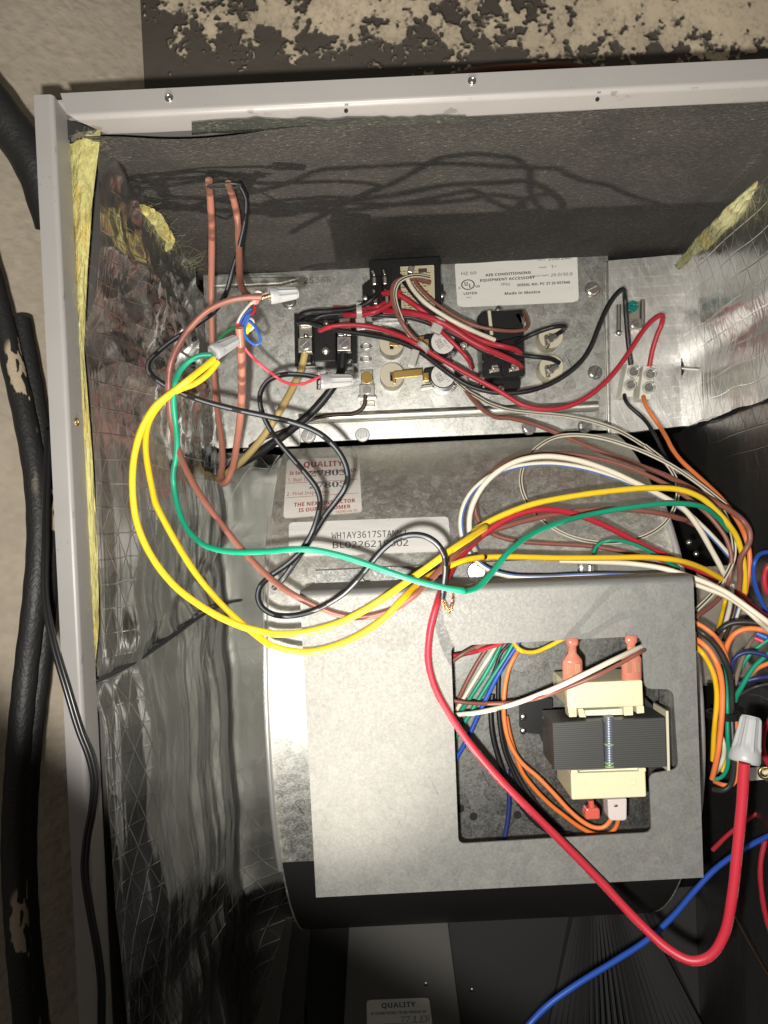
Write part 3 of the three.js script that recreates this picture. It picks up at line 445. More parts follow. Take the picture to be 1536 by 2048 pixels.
// ground lugs
{
  const D = 0.618, t = thing('ground_lug', 'plated ground lug with a brass screw above the bottom flange left of the bushings', 'ground lug', P(735, 770, HD));
  part(t, 'lug', join(boxAt(734, 757, D + 0.006, m(25, D), m(36, D), 0.002, 0.0006, -0.02), boxAt(734, 781, D, m(30, D), m(26, D), 0.011, 0.0006, -0.02), boxAt(734, 794, D - 0.002, m(37, D), m(7, D), 0.005, 0.0006, -0.02), boxAt(735, 808, D + 0.007, m(28, D), m(14, D), 0.002, 0.0005)), M.nickel);
  part(t, 'brass_screw', screwHead(734, 756, D + 0.006, m(11.5, D), 0.003, 0.8, false, false), M.brass);
  part(t, 'lug_screw', screwHead(734, 780, D, m(8, D), 0.002, 1.0, false, false), M.screw);
  const E = 0.6155, u = thing('ground_lug', 'plated ground lug with a green screw on the foil taped bracket', 'ground lug', P(1265, 630, HD - 0.015));
  part(u, 'lug', join(boxAt(1266, 621, E + 0.004, m(27, E), m(36, E), 0.002, 0.0006, 0.0), boxAt(1270, 648, E, m(29, E), m(21, E), 0.008, 0.0006, 0.02)), M.nickel);
  part(u, 'green_screw', screwHead(1263, 615, E + 0.003, m(11, E), 0.004, 0.3, false, false), M.green);
  part(u, 'lug_screw', screwHead(1270, 648, E, m(7.5, E), 0.0015, 0.4, false, false), M.screw);
}
// white connector block
{
  const D = 0.606, t = thing('connector_block', 'white two way screw connector block on the foil taped bracket', 'connector block', P(1265, 760, HD - 0.015));
  part(t, 'body', join(plate([[1255.5, 724.8], [1276.4, 727.3], [1272.8, 757.7], [1266.2, 794.4], [1242, 792.9], [1247.9, 759.2]], D, 0.016, 0.0012, 0.0008), plate([[1287.1, 730.6], [1310.9, 730.6], [1307.2, 763.6], [1302.8, 799.5], [1278.4, 797.6], [1282.3, 763.6]], D, 0.016, 0.0012, 0.0008), boxAt(1279, 762, D + 0.008, m(30, D), m(20, D), 0.008)), M.whitePlastic);
  for (const [x, y] of [[1267.2, 742.8], [1261.1, 769.2], [1300.3, 747.5], [1297.7, 774.6]]) {
    part(t, 'screw_post', join(new THREE.CylinderGeometry(m(11.5, D), m(12, D), 0.005, 28, 1, true).rotateX(Math.PI / 2).translate(...P(x, y, D - 0.0025)), new THREE.TorusGeometry(m(10.5, D), 0.0006, 8, 28).translate(...P(x, y, D - 0.005))), M.clear);
    part(t, 'terminal_screw', screwHead(x, y, D - 0.0006, m(8.5, D), 0.0022, 0.5, false, false), M.screw);
  }
}
// ---------------------------------------------------------------- blower
const BEND = -0.2165, SY = -0.122, SD = 0.693, SR = 0.215;
function scrollD(y) {                                             // distance of the wrapped sheet from the lens at height y
  const q = SR * SR - (y - SY) ** 2; return q > 0 ? SD - Math.sqrt(q) : SD;
}
const onScroll = (px, py) => { let d = 0.52; for (let k = 0; k < 12; k++) { const y = P(px, py, d).y - EYE.y; d = lerp(d, scrollD(y), 0.6); } return d; };
{
  const X0 = -0.086, X1 = 0.193, b = V3(0.05, EYE.y - 0.33, zOf(SD));
  const blower = thing('blower_housing', 'galvanised scroll blower housing behind the control box', 'blower', b);
  const wrap = sheetGrid(60, 130, (u, v) => { const y = lerp(BEND, 0.082, v); return V3(lerp(X0, X1, u), EYE.y + y, zOf(scrollD(y))); }, 0.29, 0.44);
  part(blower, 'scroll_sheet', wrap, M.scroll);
  part(blower, 'scroll_underside', sheetGrid(40, 20, (u, v) => { const y = lerp(-0.318, BEND, v); return V3(lerp(X0, X1, u), EYE.y + y, zOf(scrollD(y))); }, 0.29, 0.12), std(0.05, 0.048, 0.045, 0.4, 0.6), 'black rounded underside');  // lower run of the scroll curve, in a darker colour
  part(blower, 'lower_sheet', sheetGrid(30, 20, (u, v) => V3(lerp(X0, X1, u), EYE.y + lerp(-0.326, -0.318, v), zOf(lerp(0.69, scrollD(-0.318), v))), 0.3, 0.1), M.blackMatte);
  for (const [x, s] of [[X0, -1], [X1, 1]]) {
    const sh = new THREE.Shape(); const n = 60; for (let i = 0; i <= n; i++) { const y = lerp(0.082, -0.318, i / n), z = zOf(scrollD(y)); i ? sh.lineTo(z, EYE.y + y) : sh.moveTo(z, EYE.y + y); } sh.lineTo(zOf(0.86), EYE.y - 0.318); sh.lineTo(zOf(0.86), EYE.y + 0.082); sh.closePath();
    const g = metric(new THREE.ExtrudeGeometry(sh, { depth: 0.0012, bevelEnabled: false }).rotateY(-Math.PI / 2).translate(0, 0, 0));
    // rotateY(-90) sends the shape's x to z and the depth to -x
    g.translate(x + (s > 0 ? 0.0012 : 0), 0, 0);
    const side = part(blower, 'side_plate', g, M.scroll);
    const rimPts = []; for (let i = 0; i <= 44; i++) { const y = lerp(0.02, BEND - 0.004, i / 44); rimPts.push(V3(x + s * (0.0012 + (s > 0 ? 0.0012 * (fbm(i / 44, 0.3, 9, 3, 151) - 0.5) : 0)), EYE.y + y, zOf(scrollD(y) - 0.0035))); }
    part(blower, 'seam_rim', new THREE.TubeGeometry(new THREE.CatmullRomCurve3(rimPts), 90, s > 0 ? 0.0026 : 0.0019, 8), M.rim, s > 0 ? 'dented bright seam at the right edge' : 'bright seam at the left edge');
  }
  for (const [x, y, w] of [[1392, 1108, 5], [1378, 1085, 4]]) part(blower, 'rivet', new THREE.SphereGeometry(0.002, 12, 8).translate(...P(x, y, 0.5)), M.steel);
  // stickers
  const quality = canvasTex(640, 480, (g, w, h) => {
    g.fillStyle = '#e0dbd2'; g.fillRect(0, 0, w, h); g.fillStyle = '#9c2a2c';
    text(g, 'QUALITY', 320, 72, 62, 'sans-serif', 'bold', 1.35, 'center'); text(g, 'Is Something To Be Proud Of', 320, 128, 40, 'sans-serif', 'bold', 1.05, 'center');
    text(g, '1. Run Test', 16, 184, 38, 'sans-serif', '', 1.15); text(g, '2. Final Inspection', 16, 298, 38, 'sans-serif', '', 1.15); g.fillRect(16, 194, 600, 3); g.fillRect(16, 312, 600, 3);
    text(g, 'THE NEXT INSPECTOR', 335, 392, 44, 'sans-serif', 'bold', 1.12, 'center'); text(g, 'IS OUR CUSTOMER', 335, 440, 44, 'sans-serif', 'bold', 1.1, 'center'); text(g, '18390-04-05', 606, 474, 30, 'sans-serif', '', 1.1, 'right');
    g.fillStyle = 'rgba(52,66,80,0.85)'; text(g, '27803', 200, 150, 66, 'serif', 'bold', 1.75); text(g, '27803', 200, 250, 66, 'serif', 'bold', 1.75);
  });
  part(blower, 'inspection_label', label([[573.9, 918.7], [718.3, 913.6], [724, 1023.6], [566.5, 1036.8]], onScroll, 0, 0.0006, 24, 24, 0.06), paper(quality), 'white inspection label with red lettering and stamped numbers');
  const serial = canvasTex(1024, 224, (g, w, h) => { g.fillStyle = '#e2dfd9'; g.fillRect(0, 0, w, h); g.fillStyle = '#232323'; text(g, 'WH1AY3617STANNJ', 272, 118, 58, 'monospace', '', 0.92); text(g, 'BL0226219302', 272, 180, 56, 'sans-serif', '', 1.32); });
  part(blower, 'serial_label', label([[577.9, 1044.8], [896.4, 1032.8], [902.7, 1102.1], [577.3, 1113]], onScroll, 0, 0.0006, 40, 16, 0.1), paper(serial), 'wide white label with a black model and serial number');
}
// ---------------------------------------------------------------- control box in front of the blower
const BD = 0.41, BB = 0.4655;
{
  const box = thing('control_box', 'galvanised control box cover with a rectangular opening in front of the blower', 'control box', P(1000, 1790, BD));
  const corner = [[600, 1197], [1387, 1166], [1407, 1755], [632, 1795]];
  const open = [[902, 1292], [1283, 1272], [1289, 1377], [1346, 1379], [1357, 1538], [1298, 1548], [1303, 1665], [917, 1688]];
  const rs = [0.004, 0.0055, 0.004, 0.0045, 0.0045, 0.004, 0.004, 0.004];
  const front = plate(corner, BD, 0.0012, 0.0003, 0, [holePath(open, BD, rs)]);
  // rounded fold along the top and the sheet that runs back from it
  const A = P(600, 1197, BD), B = P(1387, 1166, BD), r = 0.0045, fold = [];
  const top = sheetGrid(40, 24, (u, v) => { const a = A.clone().lerp(B, u), k = v * 1.0; if (k < 0.5) { const t = k / 0.5 * Math.PI / 2; return V3(a.x, a.y + r * Math.sin(t) - 0.0002, a.z - r + r * Math.cos(t)); } const f = (k - 0.5) / 0.5; return V3(a.x, a.y + r - 0.0002, a.z - r - f * 0.072); }, 0.21, 0.09);
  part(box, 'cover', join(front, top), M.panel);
  part(box, 'side_flange', metric(plate([[600, 1197], [602, 1197], [635, 1795], [632, 1795]], BD + 0.0013, 0.06)), M.panel);
  part(box, 'side_flange', metric(plate([[1385, 1168], [1387, 1168], [1407, 1753], [1405, 1753]], BD + 0.0013, 0.05)), M.panel);
  const bh = [[947, 1633], [1035, 1630], [921, 1617]].map(([x, y]) => holeCircle(x, y, BB, 0.0026));
  part(box, 'back_plate', plate([[640, 1225], [1370, 1190], [1375, 1690], [650, 1730]], BB, 0.0012, 0.0005, 0, bh), M.plateDark);
  for (const [x, y] of [[947, 1633], [1035, 1630], [921, 1617]]) part(box, 'screw_hole', disc(x, y, BB + 0.0009, 0.0027, 0.0004, 20), M.shadowBlack);  // black discs stand in for the shade inside the holes
  const tabD = 0.483;
  part(box, 'mounting_flange', plate([[629, 1142], [1290, 1108], [1350, 1146], [1356, 1180], [629, 1200]], tabD, 0.0012, 0.0004, 0, [holeCircle(734, 1154, tabD, 0.0032)]), M.panel);
  part(box, 'screw', screwHead(953, 1143, tabD, 0.0042, 0.003, 0.5, true, true), M.screw);
  part(box, 'screw', screwHead(1175, 1136, tabD, 0.0045, 0.003, 1.5, true, true), M.screw);
  const t = thing('crimp_lug', 'small metal crimp lug on the screw that holds the green ground wire', 'lug', P(1184, 1115, tabD));
  part(t, 'ring', new THREE.TorusGeometry(0.0046, 0.0009, 8, 24).translate(...P(1175, 1136, tabD - 0.0012)), M.steel);
  part(t, 'barrel', rod(P(1181, 1128, tabD - 0.002), P(1190, 1096, 0.473), 0.0019), M.steel);
}
// transformer
{
  const D = 0.402, base = P(1215, 1600, 0.45), t = thing('transformer', 'control transformer with cream bobbins and a laminated grey core inside the opening', 'transformer', base);
  // core: a stack of thin steel sheets
  const tl = P(1105, 1446, D), tr = P(1329, 1435, D), br = P(1333, 1533, D), bl = P(1109, 1540, D), n = 46, lam = [], edge = [];
  for (let i = 0; i < n; i++) { const a = tl.clone().lerp(bl, (i + 0.5) / n), b = tr.clone().lerp(br, (i + 0.5) / n), h = tl.distanceTo(bl) / n, w = a.distanceTo(b), ang = Math.atan2(b.y - a.y, b.x - a.x), c = a.clone().lerp(b, 0.5);
    for (const [s0, s1] of [[0, 0.445], [0.535, 1]]) { const cc = a.clone().lerp(b, (s0 + s1) / 2); (i % 2 ? edge : lam).push(new THREE.BoxGeometry(w * (s1 - s0), h * 0.96, 0.03).rotateZ(ang).translate(cc.x, cc.y, cc.z - 0.015 + (i % 2 ? 0.00025 : 0) + rr(0, 0.0001))); }
    lam.push(new THREE.BoxGeometry(w * 0.14, h, 0.025).rotateZ(ang).translate(c.x, c.y, c.z - 0.017)); }
  part(t, 'core_sheets', join(lam), M.core).userData.kind = 'stuff';
  part(t, 'core_sheets', join(edge), M.coreEdge).userData.kind = 'stuff';
  const weld = [], greens = []; for (let i = 0; i < 30; i++) { const f = i / 29, q = P(lerp(1217, 1219, f), lerp(1434, 1532, f), D + 0.0015); (i === 16 || i === 27 || i === 29 ? greens : weld).push(new THREE.TorusGeometry(0.0022, 0.0006, 6, 18).rotateX(Math.PI / 2).translate(...q)); }
  part(t, 'weld_seam', join(weld, rod(P(1217, 1432, D + 0.0016), P(1219, 1534, D + 0.0016), 0.0021)), std(0.3, 0.32, 0.38, 0.35, 0.7));
  part(t, 'weld_mark', join(greens), std(0.25, 0.4, 0.16, 0.5));
  part(t, 'end_strip', plate([[1331.8, 1422], [1336.8, 1422], [1340, 1542], [1335.1, 1542.6]], D + 0.008, 0.02), M.ceramic);
  // bobbins
  const bob = (pts, foot) => { const gs = [plate(pts, D + 0.003, 0.036, 0.0012, 0.0008)]; for (const f of foot) gs.push(plate(f, D + 0.0036, 0.008, 0.0004)); return join(gs); };
  const up = part(t, 'bobbin', bob([[1133.7, 1366.6], [1285.1, 1360.1], [1287.5, 1412.8], [1135.8, 1417.5]], [[[1135.8, 1415.9], [1152.8, 1415.9], [1153.4, 1433.3], [1138.4, 1434.3]], [[1155.9, 1417.9], [1166.1, 1416.9], [1172.3, 1434.3], [1159, 1434.3]], [[1247.1, 1413.8], [1265.6, 1412.8], [1266.2, 1430.2], [1248.2, 1431.2]], [[1272.8, 1411.8], [1287.5, 1411.8], [1288.4, 1425.7], [1273.8, 1427.1]]]), M.cream);
  const lo = part(t, 'bobbin', bob([[1141.5, 1547.1], [1291.2, 1542], [1293.3, 1594.3], [1143.6, 1600.4]], [[[1141.9, 1540.6], [1154.9, 1540.1], [1155.9, 1548.1], [1142.3, 1548.8]], [[1276.9, 1536.5], [1291.2, 1535.8], [1291.6, 1543], [1277.9, 1543.8]]]), M.cream);
  for (const [p, x, y] of [[up, 395, 680], [up, 882, 655], [lo, 428, 1505], [lo, 908, 1488]]) { const q = [1080 + x / 4.876, 1260 + y / 4.876]; part(p, 'latch', join(boxAt(q[0], q[1] - 6, D + 0.0026, m(10, D), m(2.5, D), 0.001, 0.0003), boxAt(q[0] - 5, q[1], D + 0.0026, m(1.6, D), m(11, D), 0.001, 0.0003), boxAt(q[0] + 5, q[1], D + 0.0024, m(1.6, D), m(11, D), 0.001, 0.0003), boxAt(q[0], q[1] + 5, D + 0.0024, m(10, D), m(2.2, D), 0.0012, 0.0003)), M.cream); }
  for (const g of [plate([[1168.2, 1421], [1252.3, 1416.9], [1253.3, 1429.2], [1169.2, 1431.2]], D + 0.008, 0.02, 0.001), plate([[1157.9, 1541.4], [1274.8, 1535.8], [1274.8, 1546.1], [1159, 1550.2]], D + 0.006, 0.02, 0.001)]) part(t, 'winding', g, std(0.72, 0.7, 0.52, 0.6));
  for (const g of [plate([[1038.3, 1408.3], [1074.8, 1393.2], [1104.9, 1397.5], [1107, 1541.5], [1079.1, 1468.4], [1055.4, 1466.3], [1046.9, 1462], [1038.7, 1453.4]], 0.452, 0.0012, 0.0008), plate([[1289.2, 1395.4], [1329.2, 1434.3], [1329.2, 1438.4], [1289.2, 1430.2]], 0.43, 0.001)]) part(t, 'mounting_bracket', g, std(0.06, 0.06, 0.06, 0.35, 0.8));
  part(t, 'bracket_foot', plate([[1317.9, 1378.9], [1350.7, 1377.9], [1354.8, 1541], [1322, 1542]], 0.45, 0.0012, 0.0006), M.plateDark);
  for (const [x, y] of [[1046.4, 1434.5], [1046.4, 1462.4]]) part(t, 'rivet', new THREE.SphereGeometry(0.0021, 14, 8).scale(1, 1, 0.5).translate(...P(x, y, 0.4518)), M.steel);
  const rail = (pts, d, mat, name) => part(t, name, plate(pts, d, 0.006, 0.0012, 0.0008), mat);
  // quick connect sleeves
  const sleeve = (name, cx, top, bot, w, d, label) => { const s = 4.876, q = (x, y) => P(1080 + x / s, 1260 + y / s, d), body = m(w / s, d) / 2;
    const prof = [[0, 0], [body * 0.9, 0], [body, 0.001], [body, 0.45], [body * 0.97, 0.5], [body * 0.42, 0.66], [body * 0.4, 0.8], [body * 0.62, 0.86], [body * 0.62, 1], [0, 1]], a = q(cx, bot), c = q(cx - 4, top), L = a.distanceTo(c);
    const t2 = thing(name, label, 'wire connector', a.clone()), mid = a.clone().lerp(c, 0.3), fwd = body * 0.5;
    part(t2, 'crimp', join(...[-0.42, 0.42].map((o) => new RoundedBoxGeometry(body * 0.55, L * 0.26, 0.0008, 1, 0.0003).translate(mid.x + o * body, mid.y, mid.z + fwd)), new RoundedBoxGeometry(body * 0.5, L * 0.12, 0.0008, 1, 0.0003).translate(...a.clone().lerp(c, 0.7).add(V3(0, 0, fwd * 0.5)))), std(0.75, 0.36, 0.22, 0.3, 0.6));
    part(t2, 'sleeve', new THREE.LatheGeometry(prof.map(([x, y]) => new THREE.Vector2(x, y * L)), 24).scale(1, 1, 0.55).applyQuaternion(new THREE.Quaternion().setFromUnitVectors(V3(0, 1, 0), c.clone().sub(a).normalize())).translate(...a), M.spadePink); return t2; };
  sleeve('spade_connector', 318, 80, 500, 195, 0.409, 'pink red insulated spade connector on the left of the upper bobbin');
  sleeve('spade_connector', 892, 55, 480, 195, 0.409, 'pink red insulated spade connector on the right of the upper bobbin');
  { const a = P(1185.5, 1640, 0.42); const g = join(plate([[1173.3, 1617.3], [1197.9, 1616.4], [1200.6, 1623], [1200.6, 1639.4], [1171.3, 1640.4], [1170.2, 1624]], 0.42, 0.007, 0.0015, 0.001), rod(P(1181, 1600, 0.423), P(1185, 1622, 0.423), m(6, 0.42))); solo('spade_connector', 'dark red insulated spade connector under the lower bobbin', 'wire connector', g, M.spade, a); }
  { const c = thing('plug_connector', 'clear plastic plug with two orange wires under the lower bobbin', 'wire connector', P(1235, 1640, 0.424));
    part(c, 'shell', plate([[1215.4, 1599.4], [1254.3, 1597.4], [1253.9, 1639.4], [1247.1, 1641.9], [1221.5, 1641.9], [1217, 1635.3]], 0.418, 0.01, 0.001, 0.0008), M.frosted); part(c, 'contact', boxAt(1232, 1612, 0.4176, m(8, 0.42), m(5, 0.42), 0.001), M.brass); }
}
// ---------------------------------------------------------------- wires
const WC = { yellow: [0.8, 0.54, 0.02], yellow2: [0.78, 0.46, 0.012], green: [0.005, 0.27, 0.15], jacket: [0.36, 0.145, 0.1], brown: [0.235, 0.085, 0.062], darkbrown: [0.045, 0.022, 0.014], black: [0.011, 0.011, 0.012], charcoal: [0.03, 0.028, 0.026], red: [0.44, 0.022, 0.04], tan: [0.45, 0.33, 0.13], white: [0.74, 0.67, 0.53], orange: [0.83, 0.22, 0.06], orange2: [0.65, 0.16, 0.03], blue: [0.018, 0.07, 0.36], navy: [0.02, 0.03, 0.14], taupe: [0.22, 0.16, 0.12], copper: [0.85, 0.42, 0.22], pink: [0.8, 0.06, 0.09], skyblue: [0.03, 0.12, 0.45], thinwhite: [0.66, 0.58, 0.48], leaf: [0.02, 0.2, 0.06] };
const inks = {};
function printed(c, ink) {                                        // marks printed along the insulation, 6 cm before they repeat
  const key = c + ink; return inks[key] ??= (() => { const w = 512, h = 64, c0 = WC[c], dashes = []; for (let x = 0; x < w;) { const word = 30 + rnd() * 90; for (let q = x; q < Math.min(w, x + word); q += 9) if (rnd() < 0.9) dashes.push([q, q + 3 + rnd() * 4, rnd()]); x += word + 20 + rnd() * 60; }
    const on = new Uint8Array(w * h); for (const [a, b, k] of dashes) for (let y = 26; y < 36; y++) for (let x = Math.floor(a); x < b && x < w; x++) if ((y * 7 + x * 3 + Math.floor(k * 9)) % 5 > 0) on[y * w + x] = 1;
    return texture(w, h, (u, v) => { const t = on[Math.floor(v * h) * w + Math.floor(u * w)] ? 0.42 : 0; return c0.map((k, i) => lerp(k, ink[i], t)); }, true); })();
}
const stripes = {};
const striped = (base, mark, a, b) => stripes[[base, mark]] ??= texture(8, 128, (u, v) => (v > a && v < b) || (v > a + 0.5 && v < b + 0.5) ? mark : base, true);
const wireMats = {};
function wireMat(c, flags) {
  const key = c + flags; return wireMats[key] ??= (() => {
    const o = { roughness: c === 'copper' ? 0.3 : 0.43, metalness: c === 'copper' ? 1 : 0, side: THREE.DoubleSide };
    if (c === 'whiteblack') return new THREE.MeshStandardMaterial({ ...o, map: striped(WC.white, [0.03, 0.025, 0.02], 0.2, 0.31) });
    if (c === 'whiteblue') return new THREE.MeshStandardMaterial({ ...o, map: striped(WC.white, [0.1, 0.2, 0.55], 0.3, 0.44) });
    if (flags.includes('dash')) return new THREE.MeshStandardMaterial({ ...o, map: rep(texture(256, 64, (u, v) => v > 0.24 && v < 0.34 && u % 0.5 < 0.4 ? [0.13, 0.14, 0.155] : WC[c], true), 18, 1) });
    if (flags.includes('print')) return new THREE.MeshStandardMaterial({ ...o, map: rep(printed(c, c === 'white' || c.startsWith('yellow') ? [0.1, 0.08, 0.05] : [0.6, 0.58, 0.55]), 16, 1) });
    return new THREE.MeshStandardMaterial({ ...o, color: new THREE.Color().setRGB(...(WC[c])) });
  })();
}
// a bent round wire; u runs along it in metres, v round it with 0.25 towards the lens
function wireGeo(points, r0, r1 = r0, rad = 12) {
  const c = new THREE.CatmullRomCurve3(points, false, 'centripetal'), L = c.getLength(), n = Math.max(10, Math.round(L / 0.0022)), pos = [], nor = [], uv = [], idx = [], ring = rad + 1;
  let N0 = null;
  for (let i = 0; i <= n; i++) {
    const p = c.getPointAt(i / n), T = c.getTangentAt(i / n), e = EYE.clone().sub(p).normalize(), N = e.sub(T.clone().multiplyScalar(e.dot(T)));
    if (N.length() < 0.15 && N0) N.copy(N0).sub(T.clone().multiplyScalar(N0.dot(T))); N.normalize(); N0 = N.clone(); const B = T.clone().cross(N), r = lerp(r0, r1, smooth(0.45, 1, i / n)) * (1 + 0.02 * Math.sin(i * 0.7));
    for (let k = 0; k <= rad; k++) { const a = (k / rad - 0.25) * Math.PI * 2, q = N.clone().multiplyScalar(Math.cos(a)).addScaledVector(B, Math.sin(a)); nor.push(q.x, q.y, q.z); q.multiplyScalar(r).add(p); pos.push(q.x, q.y, q.z); uv.push(i / n * L, k / rad); }
  }
  for (let i = 0; i < n; i++) for (let k = 0; k < rad; k++) { const a = i * ring + k, b = a + ring; idx.push(a, a + 1, b, a + 1, b + 1, b); }
  for (const [i, s] of [[0, -1], [n, 1]]) { const p = c.getPointAt(i / n), T = c.getTangentAt(i / n).multiplyScalar(s), o = pos.length / 3; pos.push(...p); nor.push(...T); uv.push(i / n * L, 0.5); for (let k = 0; k <= rad; k++) { const j = (i * ring + k) * 3; pos.push(pos[j], pos[j + 1], pos[j + 2]); nor.push(...T); uv.push(i / n * L, k / rad); } for (let k = 0; k < rad; k++) s > 0 ? idx.push(o, o + 1 + k, o + 2 + k) : idx.push(o, o + 2 + k, o + 1 + k); }
  const g = new THREE.BufferGeometry(); g.setAttribute('position', new THREE.Float32BufferAttribute(pos, 3)); g.setAttribute('normal', new THREE.Float32BufferAttribute(nor, 3)); g.setAttribute('uv', new THREE.Float32BufferAttribute(uv, 2)); g.setIndex(idx); return g;
}
function wirePoints(full) {                                       // fill in the distances that are left out
  const span = full.reduce((s, p, i) => i ? s + Math.hypot(p[0] - full[i - 1][0], p[1] - full[i - 1][1]) : 0, 0), gap = Math.min(9, span / 12), list = [];
  full.forEach((p, i) => { const q = list.at(-1); if (!q || Math.hypot(p[0] - q[0], p[1] - q[1]) > gap) list.push([...p]); else { if (p.length > 2 && q.length < 3) q.push(p[2]); if (i === full.length - 1) { q[0] = p[0]; q[1] = p[1]; } } });
  if (list.length > 5) { const o = list.map((p) => [...p]); for (let i = 1; i < o.length - 1; i++) for (const k of [0, 1]) list[i][k] = 0.62 * o[i][k] + 0.19 * (o[i - 1][k] + o[i + 1][k]); }
  const known = list.map((p, i) => p.length > 2 ? i : -1).filter((i) => i >= 0);
  return list.map((p, i) => { if (p.length > 2) return P(...p); const a = known.filter((k) => k < i).pop() ?? known[0], b = known.find((k) => k > i) ?? known.at(-1); return P(p[0], p[1], a === b ? list[a][2] : lerp(list[a][2], list[b][2], clamp((i - a) / (b - a), 0, 1))); });
}
function wire(name, lab, colour, w, flags, list) {
  const pts = wirePoints(list), d = pts.reduce((s, p) => s + EYE.z - p.z, 0) / pts.length; let r = w / 2 / FPX * d, r1 = r;
  if (flags.includes('grow')) { r = 6.8 / FPX * 0.41; r1 = r * 1.42; }
  return solo(name, lab, 'wire', wireGeo(pts, r, r1), wireMat(colour, flags), pts[0].clone());
}
wire('wire', 'yellow wire making the wider of two big loops left of the blower', 'yellow', 13, 'print',
  [[427.7, 718.3, 0.42], [406, 736.7], [376, 760, 0.41], [356, 776.7, 0.41], [336, 790], [306, 813.3], [282.7, 853.3], [267.7, 906.7], [262.7, 953.3], [268, 1040, 0.4], [272.4, 1036.7], [287.7, 1085.7], [315.2, 1134.6], [352, 1177.5], [394.8, 1208.1], [440.7, 1235.6], [486.6, 1257, 0.392], [547.8, 1266.2], [530, 1266.7, 0.39], [596.7, 1270, 0.388], [663.3, 1253.3], [713.3, 1230], [763.3, 1200, 0.385], [813.3, 1163.3], [853.3, 1136.7], [896.7, 1103.3, 0.395], [946.7, 1070], [992, 1043.3], [922.7, 1074.9, 0.44], [986.8, 1036.5], [1059.4, 1006.6], [1136.2, 993.7], [1221.7, 980.9], [1307.1, 974.5], [1362.6, 976.7], [1405.3, 993.7], [1435.2, 1023.6], [1457.1, 1049.2, 0.47], [1472.7, 1068.8], [1484.4, 1103.9], [1490.3, 1143], [1490.3, 1182, 0.49], [1484.4, 1211.3, 0.5]]);
wire('wire', 'yellow wire making the narrower of two big loops left of the blower', 'yellow2', 12.5, 'print',
  [[436, 723.3, 0.425], [416, 750], [389.3, 770, 0.42], [359.3, 776.7], [332.7, 793.3, 0.415], [306, 823.3], [292.7, 853.3], [289.3, 890], [296, 940], [306, 980], [306.1, 1000, 0.405], [330.5, 1045.9], [364.2, 1107.1], [400.9, 1162.2], [440.7, 1208.1], [480.5, 1244.8, 0.395], [517.2, 1275.4], [557, 1299.9, 0.39], [530, 1283.3, 0.39], [563.3, 1300, 0.39], [613.3, 1306.7, 0.39], [663.3, 1296.7], [730, 1266.7], [773.3, 1233.3, 0.388], [803.3, 1200, 0.39], [833.3, 1166.7], [880, 1140, 0.415], [930, 1116.7], [992, 1111.7], [931.2, 1117.6, 0.43], [1008.1, 1111.2], [1114.9, 1117.6], [1221.7, 1115.5], [1307.1, 1113.3], [1358.3, 1119.7, 0.45], [1405.3, 1134.7], [1443.7, 1158.2, 0.47]]);
wire('wire', 'green wire from the upper left wire nut curving across the wide white label', 'green', 11.5, 'print',
  [[422.7, 710, 0.42], [399.3, 709.3], [372.7, 723.3], [354.3, 746.7], [347.7, 773.3, 0.415], [346, 806.7], [351, 846.7, 0.42], [356, 886.7], [352.7, 916.7], [344.3, 946.7], [347.7, 980, 0.42], [362, 1050, 0.415], [400, 1092], [450, 1106], [540, 1104, 0.39], [543, 1102.1], [594.5, 1096.3, 0.38], [628.9, 1099.2], [677.6, 1109.2], [734.9, 1127.9], [786.5, 1147.9, 0.375], [843.7, 1165.1], [901, 1179.4], [940, 1181.7], [914.2, 1183.8, 0.38], [956.9, 1181.7], [982.5, 1147.5], [1012.4, 1104.8, 0.4], [1059.4, 1066.4], [1114.9, 1045], [1179, 1027.9, 0.44], [1264.4, 1013], [1349.8, 1004.4], [1405.3, 1008.7, 0.455], [1435.2, 1032.2], [1454.4, 1057.8], [1457.1, 1060.9, 0.475]]);
wire('wire', 'brown wire from the upper wire nut sagging over the top of the control box', 'brown', 12, 'print',
  [[522.7, 594, 0.425], [496, 593.3], [456, 600], [416, 616.7, 0.42], [382.7, 650], [356, 690], [341, 723.3, 0.42], [336, 756.7], [337.7, 796.7], [342.7, 853.3, 0.425], [356, 903.3], [382.7, 960], [399.3, 992], [500, 1122.1, 0.405], [543, 1159.4, 0.4], [585.9, 1190.9, 0.395], [628.9, 1210.9, 0.395], [671.9, 1231], [714.8, 1236.7, 0.395], [757.8, 1231], [800.8, 1213.8], [829.4, 1190.9, 0.395], [858.1, 1162.2, 0.4], [883.8, 1136.5], [906.8, 1110.7, 0.41], [940, 1084.9], [978.2, 1062.1, 0.45], [1020.9, 1049.3], [1085, 1032.2], [1157.6, 1019.4], [1243, 1017.2], [1307.1, 1021.5, 0.47], [1388.2, 1045, 0.48], [1365.3, 1037.5, 0.485], [1388.7, 1049.2, 0.49]]);
wire('wire', 'black wire from the top hole bending sharply at left and ending on the blower', 'black', 11, 'dash',
  [[478, 366, 0.466], [497, 395, 0.478], [492, 440, 0.49], [477.7, 500, 0.5], [462.7, 546.7], [456, 583.3, 0.5], [432.7, 626.7], [382.7, 656.7, 0.47], [339.3, 683.3], [309.3, 710], [293.3, 729.3, 0.435], [295.3, 744, 0.43], [316, 763.3], [356, 783.3], [406, 803.3, 0.42], [472.7, 820], [539.3, 833.3], [596, 846.7], [639.3, 863.3, 0.415], [672.7, 893.3], [692.7, 926.7], [697.7, 956], [691.3, 977.5, 0.41], [671.9, 1004.7], [651.8, 1027.6], [637.5, 1050.5], [623.2, 1076.3, 0.415], [606, 1099.2], [585.9, 1130.7], [565.9, 1159.4, 0.42], [547.3, 1176.6, 0.425]]);
